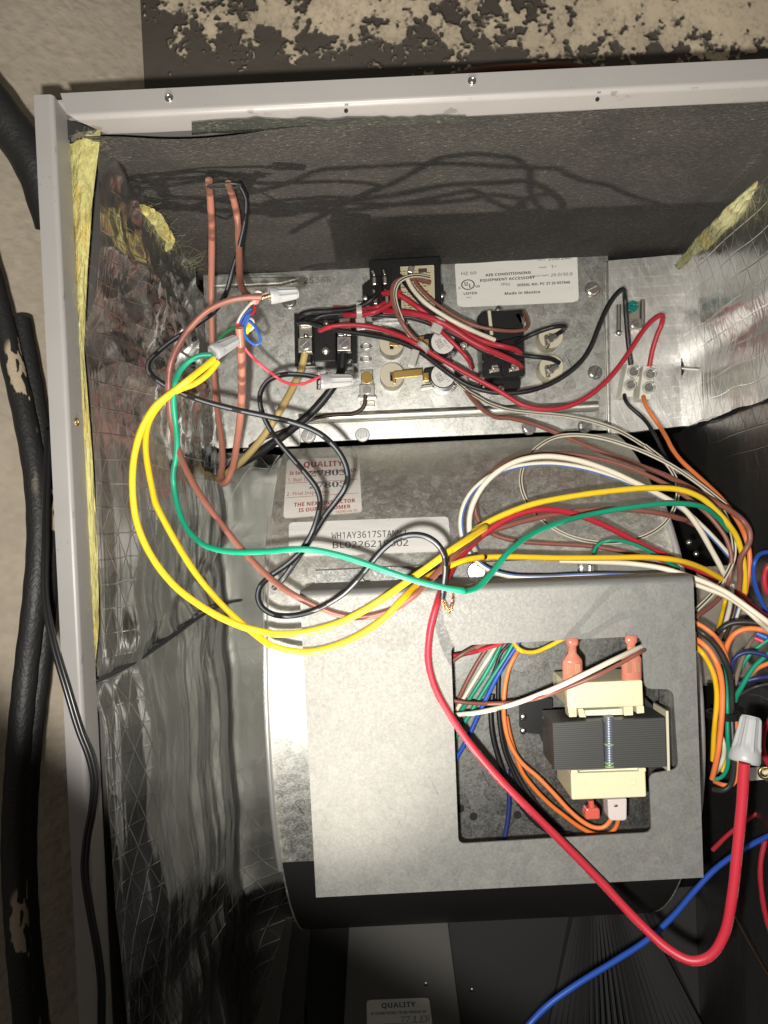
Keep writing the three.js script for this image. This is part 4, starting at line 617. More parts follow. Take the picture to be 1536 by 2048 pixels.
wire('wire', 'red wire hanging down across the control box into the large grey wire nut', 'red', 18, 'grow print',
  [[1439.5, 1164.6, 0.49], [1392.5, 1139], [1341.2, 1113.3, 0.48], [1285.7, 1092], [1234.5, 1062.1], [1179, 1036.5, 0.46], [1123.4, 1019.4], [1076.5, 1017.2, 0.45], [1029.5, 1027.9], [978.2, 1057.8], [935.5, 1096.2, 0.44], [905.6, 1130.4], [888.5, 1168.8, 0.415], [875, 1200, 0.4], [858, 1260, 0.398], [853, 1320], [865, 1370], [895, 1425], [940, 1490], [1000, 1560, 0.398], [1060, 1620], [1120, 1680], [1200, 1760, 0.395], [1280, 1850, 0.39], [1340, 1905, 0.383], [1385, 1928, 0.378], [1420, 1918, 0.375], [1450, 1880], [1465, 1800, 0.37], [1475, 1700], [1485, 1600, 0.367], [1489, 1525, 0.365]]);
wire('wire', 'tan heavy supply wire from the left lug of the terminal block', 'tan', 14, '',
  [[610, 706.7, 0.585], [604.3, 740, 0.585], [582.7, 780], [556, 830, 0.575], [522.7, 880], [489.3, 920, 0.59], [452.7, 946.7, 0.605], [436, 960, 0.63]]);
wire('wire', 'thick black supply wire from the right lug of the terminal block', 'black', 17, '',
  [[686, 706.7, 0.59], [686, 743.3, 0.59], [662.7, 780], [622.7, 830, 0.595], [572.7, 866.7], [522.7, 903.3], [489.3, 923.3, 0.61], [456, 940, 0.63]]);
wire('wire', 'thin dark brown ground wire from the lug beside the ceramic bushings', 'darkbrown', 8, '',
  [[731, 790, 0.612], [730, 816.7], [712.7, 830], [672.7, 828.3], [632.7, 833.3], [606, 846.7], [556, 866.7], [516, 880, 0.62], [489.3, 900, 0.64]]);
wire('wire', 'short black jumper from the top of the terminal block up to the contactor', 'black', 10, '',
  [[596.1, 636.8, 0.605], [602, 627, 0.592], [622.3, 622.9], [664.6, 622.1, 0.587], [698.5, 619.9], [723.9, 613.1], [744.2, 599.6, 0.58], [757.7, 584.3], [762, 570.8], [759.4, 553.9, 0.585]]);
wire('wire', 'black wire passing under the nylon tie to the lower terminal of the square black relay', 'black', 10, '',
  [[613.9, 641.9, 0.605], [629.1, 635.9, 0.595], [647.7, 630], [688.3, 627], [708.6, 629.2, 0.592], [759.4, 630, 0.6], [800, 631.7], [840, 638.5], [864.3, 648.6], [908.5, 668.5], [952.8, 692.9, 0.595], [988.2, 717.2, 0.6], [1005.9, 734.9, 0.605]]);
wire('wire', 'long black wire from the terminal block rising on the right to the white connector block', 'black', 10, 'print',
  [[594.4, 645.3, 0.59], [600.3, 642.2], [613.9, 642.7], [639.2, 652, 0.585], [664.6, 659.6], [698.5, 663.9], [732.3, 669, 0.58], [774.7, 675.7], [817, 689.3], [820, 692.9, 0.575], [842.1, 703.9], [875.3, 730.5], [908.5, 754.9, 0.57], [935.1, 772.6], [974.9, 783.6], [1019.2, 788.1], [1063.5, 782.5, 0.57], [1107.7, 765.9], [1140.9, 743.8], [1140, 746.7], [1166.7, 720, 0.575], [1183.3, 693.3], [1196.7, 653.3], [1213.3, 613.3, 0.58], [1233.3, 586.7], [1248.3, 572, 0.582], [1249.7, 580], [1249.3, 593.3, 0.59], [1251.7, 630], [1255, 666.7], [1258.3, 706.7], [1261.7, 730, 0.6]]);
wire('wire', 'long red wire dipping below the square relay and rising to the white connector block', 'red', 10, 'print',
  [[639.2, 660.5, 0.59], [656.2, 652.9, 0.58], [681.6, 650.3], [715.4, 649.5], [749.3, 653.7, 0.578], [791.6, 667.3], [820, 680.7, 0.572], [842.1, 692.9], [875.3, 715], [919.6, 739.4, 0.57], [963.9, 763.7], [997.1, 780.3], [1019.2, 794.7], [1040, 810, 0.565], [1073.3, 818.3], [1113.3, 820], [1153.3, 808.3, 0.565], [1186.7, 786.7], [1220, 756.7], [1243.3, 726.7], [1263.3, 696.7, 0.575], [1283.3, 663.3], [1306.7, 636.7], [1329.3, 623.3, 0.585], [1330.7, 631.7], [1325, 646.7, 0.59], [1313.3, 670], [1305, 696.7], [1298.3, 733.3, 0.6]]);
wire('wire', 'red wire from the nylon tie up to the lower contact of the contactor', 'red', 11, 'print',
  [[688.3, 629.2, 0.59], [701.9, 630.4, 0.585], [727.3, 630], [749.3, 624.9, 0.58], [769.6, 614.8], [786.5, 604.6], [798.3, 591.1, 0.585], [800, 582.6, 0.59]]);
wire('wire', 'short red wire peeking out behind the black jumper above the terminal block', 'red', 9, 'print',
  [[664.6, 617.3, 0.598], [681.6, 617.3], [706.9, 619, 0.6], [732.3, 617.3], [756, 616.5, 0.59], [771.3, 604.6, 0.592]]);
wire('wire', 'red wire from the contactor bending to the upper side of the square black relay', 'red', 11, 'print',
  [[764.5, 587.7, 0.592], [779.7, 583, 0.588], [793.3, 587.7, 0.585], [803.4, 592.8], [822, 604.6], [840, 618.2], [837.7, 617.6, 0.583], [864.3, 633.1], [897.5, 648.6, 0.59], [924, 656.4], [943.9, 675.2, 0.585], [974.9, 686.2], [1008.1, 692.9, 0.58], [1032.5, 698.4], [1042, 707.3, 0.59]]);
wire('wire', 'bright red wire ending at the lower right terminal of the square relay', 'red', 12, 'print',
  [[767.9, 621.6, 0.59], [800, 623.2, 0.58], [825.4, 626.6], [820, 628.7, 0.575], [846.6, 632], [875.3, 639.8, 0.57], [908.5, 659.7], [941.7, 684], [974.9, 699.5, 0.575], [1008.1, 712.8], [1032.5, 723.9, 0.585], [1043.6, 734.9, 0.6]]);
wire('wire', 'short red wire over the upper thermal disc', 'red', 9, 'print',
  [[864.3, 646.4, 0.588], [877.5, 657.5, 0.58], [897.5, 677.4, 0.578], [919.6, 699.5], [937.3, 717.2, 0.58], [943.9, 737.1, 0.6]]);
wire('wire', 'cream wire sweeping from the contactor to the front of the square relay', 'white', 9, '',
  [[812.5, 555, 0.578], [815, 562.5, 0.575], [825, 580], [847.5, 605, 0.57], [880, 627.5], [920, 650, 0.57], [952.5, 665], [990, 680, 0.58]]);
wire('wire', 'brown wire beside the cream one from the contactor to the coil of the square relay', 'brown', 7, 'print',
  [[827.5, 555, 0.58], [830, 566.2, 0.578], [847.5, 585], [865, 602.5, 0.575], [890, 620], [922.5, 640], [919.6, 644.2, 0.572], [952.8, 653], [986, 659.7, 0.57], [1030.3, 663], [1059, 661.9, 0.58], [1065.7, 657.9, 0.585], [1054.6, 637.5], [1045.8, 622.1, 0.6]]);
wire('wire', 'short thick black wire behind the cream one right of the contactor', 'black', 11, '',
  [[802.5, 555, 0.59], [810, 565, 0.583], [825, 585], [845, 607.5, 0.58], [865, 627.5], [880, 645, 0.59], [890, 670, 0.61]]);
wire('wire', 'white wire with dark tracer looping off the contactor and running to the right', 'whiteblack', 8, 'stripe',
  [[857.5, 555, 0.585], [840, 550, 0.58], [815, 552.5, 0.575], [795, 562.5, 0.572], [787.5, 585], [792.5, 610], [802.5, 635, 0.57], [812.5, 662.5], [822.5, 677.5, 0.575], [860, 717.5, 0.6], [892.5, 745, 0.605], [920, 770, 0.6], [940, 787.5], [950, 790, 0.595], [973.3, 806.7], [1010, 820], [1066.7, 826.7, 0.585], [1126.7, 830], [1176.7, 840], [1233.3, 856.7, 0.57], [1283.3, 886.7], [1330, 923.3, 0.55], [1366.7, 953.3], [1355.5, 932, 0.53], [1394.6, 963.3], [1423.9, 992.6], [1445.4, 1018, 0.5], [1457.1, 1045.3], [1468.8, 1080.5, 0.48], [1470.8, 1113.7], [1457.1, 1143], [1439.5, 1170.3, 0.47], [1421.9, 1191.8], [1392.6, 1220.1, 0.46]]);
wire('wire', 'brown wire from the contactor running behind the discs and over to the right hand bend', 'brown', 10, 'print',
  [[860, 565, 0.588], [835, 558, 0.582], [815, 555, 0.577], [795, 558], [783.8, 572.5, 0.572], [782.5, 592.5], [790, 620], [805, 647.5, 0.57], [820, 670], [837.5, 683.8, 0.575], [860, 710, 0.6], [880, 726.2, 0.608], [910, 752.5, 0.605], [927.5, 775, 0.6], [947.5, 802.5], [972.5, 827.5, 0.59], [997.5, 837.5], [1010, 833.3, 0.58], [1050, 841.7], [1093.3, 856.7], [1140, 876.7, 0.56], [1200, 903.3], [1266.7, 926.7, 0.54], [1333.3, 950], [1365.3, 967.2, 0.51], [1404.4, 988.7], [1433.7, 1006.2, 0.49], [1463, 1021.9], [1488.3, 1041.4, 0.475], [1500.1, 1060.9], [1501, 1078.5], [1495.2, 1096.1, 0.475], [1480.5, 1113.7], [1477.6, 1129.3, 0.48], [1482.1, 1148.8], [1478.6, 1172.3], [1473.7, 1201.6, 0.49]]);
wire('wire', 'black wire bowing out to the upper right ceramic bushing', 'black', 9, '',
  [[1030.3, 686.2, 0.595], [1059, 670.7, 0.585], [1085.6, 659.7], [1112.2, 651.9, 0.58], [1134.3, 650.4, 0.585], [1139.8, 655.9, 0.59], [1127.7, 661.9, 0.6], [1114.4, 668.5, 0.605]]);
wire('wire', 'black wire running straight to the lower right ceramic bushing', 'black', 9, '',
  [[997.1, 697.3, 0.6], [1030.3, 708.4, 0.59], [1059, 712.8], [1085.6, 715, 0.59], [1105.5, 717.7], [1117.7, 726.1, 0.603]]);
wire('wire', 'black wire leaving the bottom of the white connector block', 'black', 8, '',
  [[1248.6, 790, 0.6], [1250.1, 800.2, 0.595], [1255.2, 809], [1269.9, 822.2], [1284.5, 833.9, 0.59], [1296.2, 847.1], [1302.8, 860], [1320, 890, 0.58], [1336.7, 926.7], [1350, 960, 0.57]]);
wire('wire', 'orange wire leaving the bottom of the white connector block and bending into the harness', 'orange', 9, 'print',
  [[1286.7, 792.9, 0.6], [1288.2, 803.2, 0.595], [1291.8, 813.4], [1302.1, 828.1], [1315.3, 845.6, 0.585], [1336, 879.3, 0.57], [1343.8, 898.8], [1361.4, 922.3], [1390.7, 947.7, 0.54], [1418, 973], [1445.4, 998.4, 0.515], [1464.9, 1025.8], [1480.5, 1049.2], [1492.2, 1074.6, 0.49], [1500.1, 1103.9], [1499.1, 1133.2], [1495.2, 1160.5], [1490.3, 1185.9, 0.49]]);
wire('wire', 'white wire with a blue tracer, outermost big loop in front of the blower', 'whiteblue', 10, 'stripe',
  [[1332.7, 1155.2, 0.455], [1264.4, 1150.9, 0.45], [1179, 1149.6], [1072.2, 1156.9, 0.45], [1016.7, 1153.9], [974, 1141.1, 0.455], [944.1, 1117.6], [922.7, 1079.2], [917.6, 1032.2, 0.46], [935.5, 987.3], [974, 951.9], [1029.5, 931, 0.465], [1093.5, 924.6], [1153.3, 931], [1221.7, 950.2, 0.465], [1277.2, 972.4], [1332.7, 998], [1371.1, 1019.4, 0.47], [1405.3, 1053.5], [1435.2, 1083.4], [1460.8, 1113.3, 0.48]]);
wire('wire', 'plain cream wire of the big loop that drops straight to the harness', 'white', 11, '',
  [[954.7, 1113.3, 0.475], [935.5, 1070.6, 0.46], [937.7, 1023.6], [956.9, 980.9], [986.8, 946.8, 0.455], [1029.5, 920.3], [1085, 909.6, 0.455], [1144.8, 916], [1213.1, 937.4], [1277.2, 968.1, 0.46], [1332.7, 997.2], [1371.1, 1015.1], [1396.8, 1053.5, 0.47], [1418.1, 1092], [1450.1, 1147.5, 0.48], [1465.1, 1190.2, 0.49]]);
wire('wire', 'brown wire looping behind the cream wires of the big loop', 'brown', 9, 'print',
  [[1345.5, 1134.7, 0.48], [1307.1, 1119.7, 0.485], [1243, 1101.4], [1179, 1089.8, 0.49], [1093.5, 1087.7], [1029.5, 1083.4], [982.5, 1070.6, 0.49], [954.7, 1045], [944.9, 1010.8], [961.1, 963.9, 0.485], [999.6, 928.8], [1050.8, 909.2], [1106.4, 905.3, 0.48], [1179, 911.7], [1243, 927.6], [1307.1, 955.3, 0.48], [1349.8, 976.7], [1384, 1001.4], [1414.1, 1025.8, 0.48], [1433.7, 1049.2], [1453.2, 1074.6], [1463, 1103.9, 0.475], [1463.9, 1133.2], [1459, 1162.5, 0.475], [1445.4, 1191.8], [1423.9, 1211.3, 0.46], [1392.6, 1233.8, 0.45]]);
wire('wire', 'white wire with a dark tracer in a round loop against the blower', 'whiteblack', 8, 'stripe',
  [[1452.3, 1010.8, 0.5], [1405.3, 972.4, 0.51], [1332.7, 921.1], [1255.8, 889.1, 0.52], [1170.4, 866.5], [1110.6, 869, 0.53], [1067.9, 895.5], [1044.4, 929.7, 0.525], [1038, 963.9], [1050.8, 1006.6, 0.515], [1085, 1040.7], [1119.2, 1066.4], [1170.4, 1083.4, 0.505], [1221.7, 1087.7], [1285.7, 1078.3, 0.505], [1332.7, 1049.3], [1354.1, 1010.8, 0.51], [1359.2, 963.9], [1337, 925.4, 0.525], [1290, 891.2, 0.535]]);
wire('ground_wire', 'short green ground wire with a crimped lug screwed to the control box flange', 'green', 7, 'print',
  [[1185.8, 1113.3, 0.472], [1188.3, 1098.4, 0.468], [1196, 1086.9], [1217.4, 1079.2, 0.462], [1251.6, 1081.3], [1290, 1096.2, 0.465], [1332.7, 1121.9], [1358.3, 1139, 0.475]]);
wire('wire', 'blue wire hanging on the far right above the pair of cream wires', 'blue', 9, 'print',
  [[1550.8, 1103.9, 0.48], [1535.2, 1103.5, 0.475], [1517.6, 1106.2], [1507.9, 1123.4, 0.47], [1505.5, 1146.9], [1509.8, 1172.3], [1519.6, 1197.7], [1533.3, 1225, 0.48]]);
wire('wire', 'upper of two cream wires crossing the harness to the right edge', 'white', 11, '',
  [[1119.2, 1121.9, 0.475], [1179, 1123.6, 0.47], [1230.2, 1125.3, 0.462], [1264.4, 1127, 0.455], [1328.4, 1135.5, 0.45], [1336, 1139.1, 0.445], [1365.3, 1148.8], [1394.6, 1158.6], [1423.9, 1170.3, 0.435], [1453.2, 1184], [1482.5, 1205.5], [1511.8, 1227, 0.42], [1536, 1244.5], [1550.8, 1256.2, 0.41]]);
wire('wire', 'lower of two cream wires crossing the harness to the right edge', 'white', 10, '',
  [[1371.1, 1158.2, 0.46], [1384.8, 1167.4, 0.45], [1414.1, 1178.1], [1445.4, 1188.3, 0.44], [1468.8, 1201.6], [1492.2, 1219.1], [1517.6, 1242.6, 0.425], [1543, 1266, 0.41]]);
wire('wire', 'short yellow wire dropping behind the cream pair in the harness', 'yellow2', 8, '',
  [[1453.2, 1189.8, 0.485], [1450.3, 1201.6, 0.48], [1445.4, 1221.1], [1441.5, 1240.6, 0.49], [1433.7, 1266, 0.5], [1425.8, 1285.5, 0.51]]);
wire('wire', 'short cream wire beside the yellow one behind the cream pair', 'white', 9, '',
  [[1464.9, 1170.3, 0.49], [1462, 1191.8, 0.485], [1459, 1215.2], [1453.2, 1238.7, 0.495], [1447.3, 1260.2, 0.5]]);
wire('wire', 'short dark brown wire in the middle of the harness', 'darkbrown', 8, '',
  [[1472.7, 1201.6, 0.495], [1470.8, 1213.3], [1463, 1242.6, 0.495], [1453.2, 1279.7, 0.5], [1447.1, 1281.6, 0.505]]);
wire('wire', 'short blue and white wire right of the dark brown one in the harness', 'whiteblue', 8, 'stripe',
  [[1486.4, 1178.1, 0.495], [1484.4, 1197.7, 0.49], [1476.6, 1221.1], [1470.8, 1240.6, 0.495]]);
wire('wire', 'orange wire topmost of those leaving the right side of the control box', 'orange', 9, 'print',
  [[1387.4, 1243.5, 0.45], [1391.2, 1246.7, 0.45], [1407.7, 1253.7], [1426.8, 1267.6, 0.447], [1439.5, 1284.1], [1448.4, 1301.9], [1454.7, 1322.2, 0.455], [1459.2, 1340, 0.465], [1463.6, 1357.8, 0.475]]);
wire('wire', 'dark wire between two orange ones leaving the right side of the control box', 'charcoal', 11, '',
  [[1386.2, 1253.7, 0.45], [1391.2, 1259.4], [1407.7, 1267.6, 0.445], [1424.3, 1281.6], [1439.5, 1300.6], [1452.2, 1326, 0.445], [1461.1, 1351.4], [1463.6, 1383.2, 0.45], [1463.6, 1418.7], [1463, 1428.4, 0.453], [1464.5, 1462.1], [1468.1, 1504.6, 0.45], [1468.9, 1548.5], [1461.5, 1573.4], [1446.9, 1583.7, 0.455], [1426.4, 1579.3, 0.46]]);
wire('wire', 'orange wire bowing down through the black tie beside the yellow one', 'orange', 11, 'print',
  [[1386.2, 1275.2, 0.445], [1391.2, 1278.4], [1405.2, 1286, 0.44], [1420.4, 1300.6], [1433.1, 1323.5, 0.435], [1442, 1348.9], [1445.6, 1376.8, 0.437], [1444.6, 1421.3], [1443.2, 1438.6, 0.437], [1441, 1460.6], [1438.1, 1497.2, 0.44], [1429.3, 1538.3], [1424.2, 1557.3, 0.45]]);
wire('wire', 'yellow wire innermost of those bowing down through the black tie', 'yellow2', 10, '',
  [[1386.2, 1287.9, 0.445], [1391.2, 1291.7], [1405.2, 1304.4, 0.437], [1417.9, 1326], [1429.3, 1351.4, 0.437], [1434.2, 1378.1], [1433.1, 1421.3], [1430, 1438.6, 0.44], [1427.8, 1467.9], [1426.4, 1497.2], [1425.6, 1520.7, 0.45]]);
wire('wire', 'green wire through the black tie curling back at the bottom', 'green', 8, 'print',
  [[1442, 1329.8, 0.46], [1447.1, 1343.8, 0.457], [1453.5, 1367.9], [1454.7, 1418.7, 0.45], [1455, 1438.6, 0.45], [1454.2, 1475.3, 0.45], [1458.6, 1504.6], [1455.7, 1541.2], [1444, 1556.6], [1426.4, 1559.5, 0.46]]);
wire('wire', 'orange wire curling under the black tie behind the grey wire nut', 'orange', 9, 'print',
  [[1470.3, 1435.7, 0.46], [1473.3, 1453.3, 0.455], [1477.7, 1497.2], [1479.1, 1533.9, 0.45], [1473.3, 1563.2], [1461.5, 1572.7], [1446.9, 1571.2, 0.458], [1429.3, 1563.2, 0.465]]);
wire('wire', 'twisted cream and yellow wire below the black tie', 'white', 9, '',
  [[1433.7, 1441.5, 0.455], [1438.1, 1462.1], [1448.4, 1485.5, 0.452], [1449.1, 1511.9], [1439.6, 1535.3, 0.46], [1432.2, 1544.1, 0.47]]);
wire('wire', 'ochre wire below the black tie', 'yellow2', 8, '',
  [[1444, 1482.6, 0.465], [1447.6, 1500.2], [1448.4, 1519.2], [1445.4, 1544.1, 0.465]]);
wire('wire', 'orange wire arching at the right edge', 'orange', 11, 'print',
  [[1450.3, 1309.5, 0.46], [1451.6, 1298.1, 0.455], [1457.3, 1281.6], [1467.4, 1267.6, 0.45], [1483.9, 1258.7], [1503, 1256.2], [1522, 1258.7, 0.445], [1541.1, 1265.1, 0.44]]);
wire('wire', 'dark wire arching above the orange arch at the right edge', 'charcoal', 11, '',
  [[1426.8, 1276.5, 0.475], [1430.6, 1268.9], [1442, 1256.2, 0.465], [1458.5, 1246.3], [1483.9, 1242.9, 0.46], [1515.7, 1246], [1541.1, 1253.7, 0.455]]);
wire('wire', 'navy wire arching below the orange arch', 'navy', 9, '',
  [[1463.6, 1345.1, 0.46], [1463.6, 1334.9], [1464.9, 1322.2], [1475, 1308.3, 0.455], [1496.6, 1303.2], [1515.7, 1305.7], [1541.1, 1314.6, 0.45]]);
wire('wire', 'green wire fanning out to the right under the navy arch', 'green', 10, 'print',
  [[1469.3, 1402.2, 0.465], [1472.5, 1389.5], [1483.9, 1374.3, 0.46], [1496.6, 1348.9], [1510.6, 1329.8, 0.455], [1525.8, 1317.1], [1541.1, 1304.4, 0.45]]);
wire('wire', 'short orange wire under the green one at the right edge', 'orange', 9, 'print',
  [[1497.9, 1352.7, 0.475], [1501.7, 1348.9, 0.47], [1515.7, 1336.2], [1541.1, 1324.8, 0.46]]);
wire('wire', 'taupe wire rising behind the navy arch', 'taupe', 9, '',
  [[1469.3, 1370.5, 0.475], [1476.3, 1341.3], [1483.9, 1317.1, 0.48], [1494.1, 1294.3], [1504.3, 1277.8, 0.485], [1515.7, 1267.6, 0.49]]);
wire('wire', 'navy wire low at the right edge', 'navy', 10, '',
  [[1477.6, 1367.9, 0.48], [1494.1, 1361.6], [1515.7, 1356.5, 0.475], [1541.1, 1353.3, 0.47]]);
wire('wire', 'charcoal wire lowest of those fanning out to the right edge', 'charcoal', 7, '',
  [[1468.7, 1399.7, 0.475], [1475, 1393.3], [1490.3, 1383.2], [1509.3, 1374.3, 0.475], [1541.1, 1366.7, 0.47]]);
wire('wire', 'dark green wire with white print crossing to the right edge', 'green', 9, 'print',
  [[1480.1, 1337.5, 0.485], [1483.9, 1331.1], [1496.6, 1312.1, 0.485], [1515.7, 1294.3], [1541.1, 1276.5, 0.48]]);
wire('wire', 'dark red wire crossing behind the cream pair to the right edge', 'red', 9, 'print',
  [[1470.8, 1182, 0.49], [1476.3, 1185.1, 0.485], [1489, 1195.2, 0.48], [1503, 1207.9], [1518.2, 1220.6], [1536, 1232.1, 0.48]]);
wire('wire', 'red wire looping at the right edge beside the blue one', 'red', 11, 'print',
  [[1550.8, 1127.3, 0.48], [1537.2, 1131.2, 0.475], [1529.4, 1148.8], [1531.3, 1178.1], [1543, 1193.8, 0.48]]);
wire('wire', 'red wire at the right edge beside the large grey wire nut', 'red', 10, 'print',
  [[1560, 1420, 0.46], [1536, 1439, 0.455], [1527, 1462], [1524, 1490], [1529, 1516], [1545, 1545, 0.47]]);
wire('wire', 'long blue wire crossing the dark bottom of the cabinet', 'blue', 12, '',
  [[1030, 2085, 0.43], [1055, 2052, 0.43], [1090, 2012], [1150, 1970, 0.44], [1230, 1922], [1300, 1880, 0.455], [1350, 1830], [1390, 1780, 0.47], [1430, 1735], [1480, 1700, 0.48], [1560, 1660, 0.49]]);
wire('wire', 'dim red wire behind the hanging red one low on the right', 'red', 9, 'print',
  [[1425, 1700, 0.55], [1450, 1675], [1480, 1650, 0.54], [1536, 1612], [1580, 1590, 0.53]]);
wire('wire', 'dim red wire down the right edge at the bottom', 'red', 10, 'print',
  [[1530, 1680, 0.52], [1521, 1730], [1524, 1790, 0.52], [1540, 1860], [1580, 1930, 0.52]]);
wire('bare_wire', 'fine bare copper wire in the dark bottom right corner', 'copper', 3, '',
  [[1465, 1825, 0.5], [1478, 1850], [1500, 1890, 0.5], [1520, 1925], [1560, 1990, 0.5]]);
wire('wire', 'red wire in the top left corner of the control box opening', 'red', 9, 'print',
  [[894.3, 1313.7, 0.443], [900.7, 1312], [933, 1307.3, 0.44], [965.2, 1298.7], [1008.2, 1284.7], [1023.2, 1277.2, 0.445]]);
wire('wire', 'brown wire over the red one in the control box opening', 'brown', 9, 'print',
  [[896.4, 1330.9, 0.438], [902.9, 1323.4], [922.2, 1309.4, 0.436], [943.7, 1296.5], [975.9, 1284.7], [991, 1277.2, 0.44]]);
wire('wire', 'brown wire left of the cream one in the bundle inside the opening', 'brown', 9, 'print',
  [[907.2, 1419, 0.452], [911.5, 1410.4], [933, 1363.1, 0.45], [954.5, 1324.5], [969.5, 1303], [982.4, 1281.5, 0.45]]);
wire('wire', 'cream wire in the bundle inside the opening', 'white', 8, 'print',
  [[909.3, 1427.6, 0.449], [913.6, 1419], [937.3, 1380.3, 0.447], [965.2, 1333.1], [991, 1294.4], [999.6, 1277.2, 0.447]]);
wire('wire', 'green wire beside the cream one in the bundle inside the opening', 'green', 9, 'print',
  [[917.9, 1429.7, 0.446], [924.4, 1419], [950.2, 1380.3, 0.444], [975.9, 1341.7], [997.4, 1298.7], [1008.2, 1277.2, 0.446]]);
wire('wire', 'dark green wire under the blue one in the bundle inside the opening', 'green', 10, 'print',
  [[902.9, 1487.8, 0.45], [911.5, 1472.7], [933, 1438.3, 0.449], [960.9, 1393.2], [986.7, 1350.2], [1010.3, 1318], [1027.5, 1285.8, 0.45]]);
wire('wire', 'charcoal wire high in the bundle inside the opening', 'charcoal', 7, '',
  [[982.4, 1356.7, 0.452], [991, 1335.2], [1001.7, 1307.3, 0.451], [1018.9, 1287.9], [1027.5, 1279.3, 0.452]]);
wire('wire', 'blue printed wire on top of the bundle inside the opening', 'blue', 9, 'print',
  [[907.2, 1526.4, 0.442], [913.6, 1514.6], [937.3, 1474.9, 0.44], [954.5, 1434], [975.9, 1388.9], [997.4, 1345.9, 0.438], [1018.9, 1313.7], [1038.3, 1283.6], [1044.7, 1275, 0.44]]);
wire('wire', 'orange wire of the pair running to the clear connector, inner one', 'orange', 9, 'print',
  [[1036.1, 1300.8, 0.449], [1029.7, 1311.6, 0.447], [1016.8, 1335.2], [1010.3, 1367.4], [1007.1, 1399.7, 0.445], [1007.1, 1442.6], [1016.8, 1485.6], [1036.1, 1524.3, 0.444], [1080, 1555.3, 0.443], [1106.7, 1586.1], [1137.4, 1621], [1166.1, 1645.6, 0.442], [1188.7, 1656.8], [1207.2, 1656.8], [1219.5, 1645.6], [1225.6, 1629.2, 0.44]]);
wire('wire', 'orange wire of the pair running to the clear connector, outer one', 'orange2', 9, '',
  [[1012.5, 1431.9, 0.453], [1016.8, 1464.1], [1029.7, 1502.8, 0.45], [1040.4, 1545.8, 0.449], [1072.6, 1582.3], [1104.9, 1614.5], [1121, 1625.1, 0.447], [1162, 1657.9], [1188.7, 1670.2], [1219.5, 1671.2], [1232.8, 1657.9], [1238.9, 1629.2, 0.443]]);
wire('wire', 'black wire of the bundle inside the opening, leftmost', 'black', 10, '',
  [[984.5, 1388.9, 0.452], [980.2, 1421.2], [982.4, 1464.1, 0.45], [993.1, 1507.1], [1010.3, 1560.8], [1036.1, 1603.8, 0.449], [1066.2, 1642.5], [1094.1, 1664], [1130, 1673.6], [1154.3, 1675.8, 0.452]]);
wire('wire', 'black wire of the bundle inside the opening, middle', 'black', 9, '',
  [[997.4, 1350.2, 0.457], [995.3, 1388.9], [997.4, 1431.9], [1003.9, 1496.4, 0.455], [1027.5, 1550.1], [1053.3, 1595.2], [1083.4, 1638.2, 0.455], [1115.6, 1664], [1147.8, 1670.4, 0.457]]);
wire('wire', 'black wire of the bundle inside the opening, beside the orange pair', 'charcoal', 8, '',
  [[1003.9, 1410.4, 0.458], [1001.7, 1453.4], [1010.3, 1507.1, 0.457], [1038.3, 1556.5], [1061.9, 1595.2], [1089.8, 1631.7, 0.457], [1124.2, 1659.7, 0.459]]);
wire('wire', 'yellow wire dipping along the top edge of the control box opening', 'yellow', 9, '',
  [[1023.2, 1272.9, 0.44], [1027.5, 1287.9], [1036.1, 1298.7, 0.436], [1053.3, 1306.2], [1072.6, 1305.1], [1094.1, 1294.4, 0.438], [1124.2, 1278.3], [1137.1, 1271.8, 0.44]]);
wire('wire', 'cream wire crossing in front of the transformer', 'white', 10, '',
  [[898.6, 1431.9, 0.43], [913.6, 1429.1], [943.7, 1427.6, 0.425], [986.7, 1419], [1029.7, 1408.3], [1072.6, 1391.1, 0.4], [1080, 1391.3, 0.392], [1110.8, 1376.9], [1162, 1352.3, 0.388], [1223.6, 1321.5, 0.392], [1274.8, 1296.9], [1297.4, 1286.7, 0.42]]);
wire('wire', 'brown wire under the cream one in front of the transformer', 'brown', 8, 'print',
  [[896.4, 1399.7, 0.433], [904, 1401.8], [933, 1407.2, 0.43], [975.9, 1407.2], [1018.9, 1407.2, 0.42], [1080, 1397.4, 0.398], [1141.5, 1372.8], [1203.1, 1348.2, 0.395], [1254.3, 1319.5], [1281, 1304.1, 0.402], [1297.4, 1294.9, 0.425]]);
wire('wire', 'short blue wire low in the control box opening', 'navy', 9, '',
  [[1014.6, 1539.3, 0.458], [1017.8, 1578, 0.456], [1018.9, 1614.5], [1014.6, 1646.8], [1007.1, 1685.4, 0.457], [1003.9, 1700.5, 0.458]]);
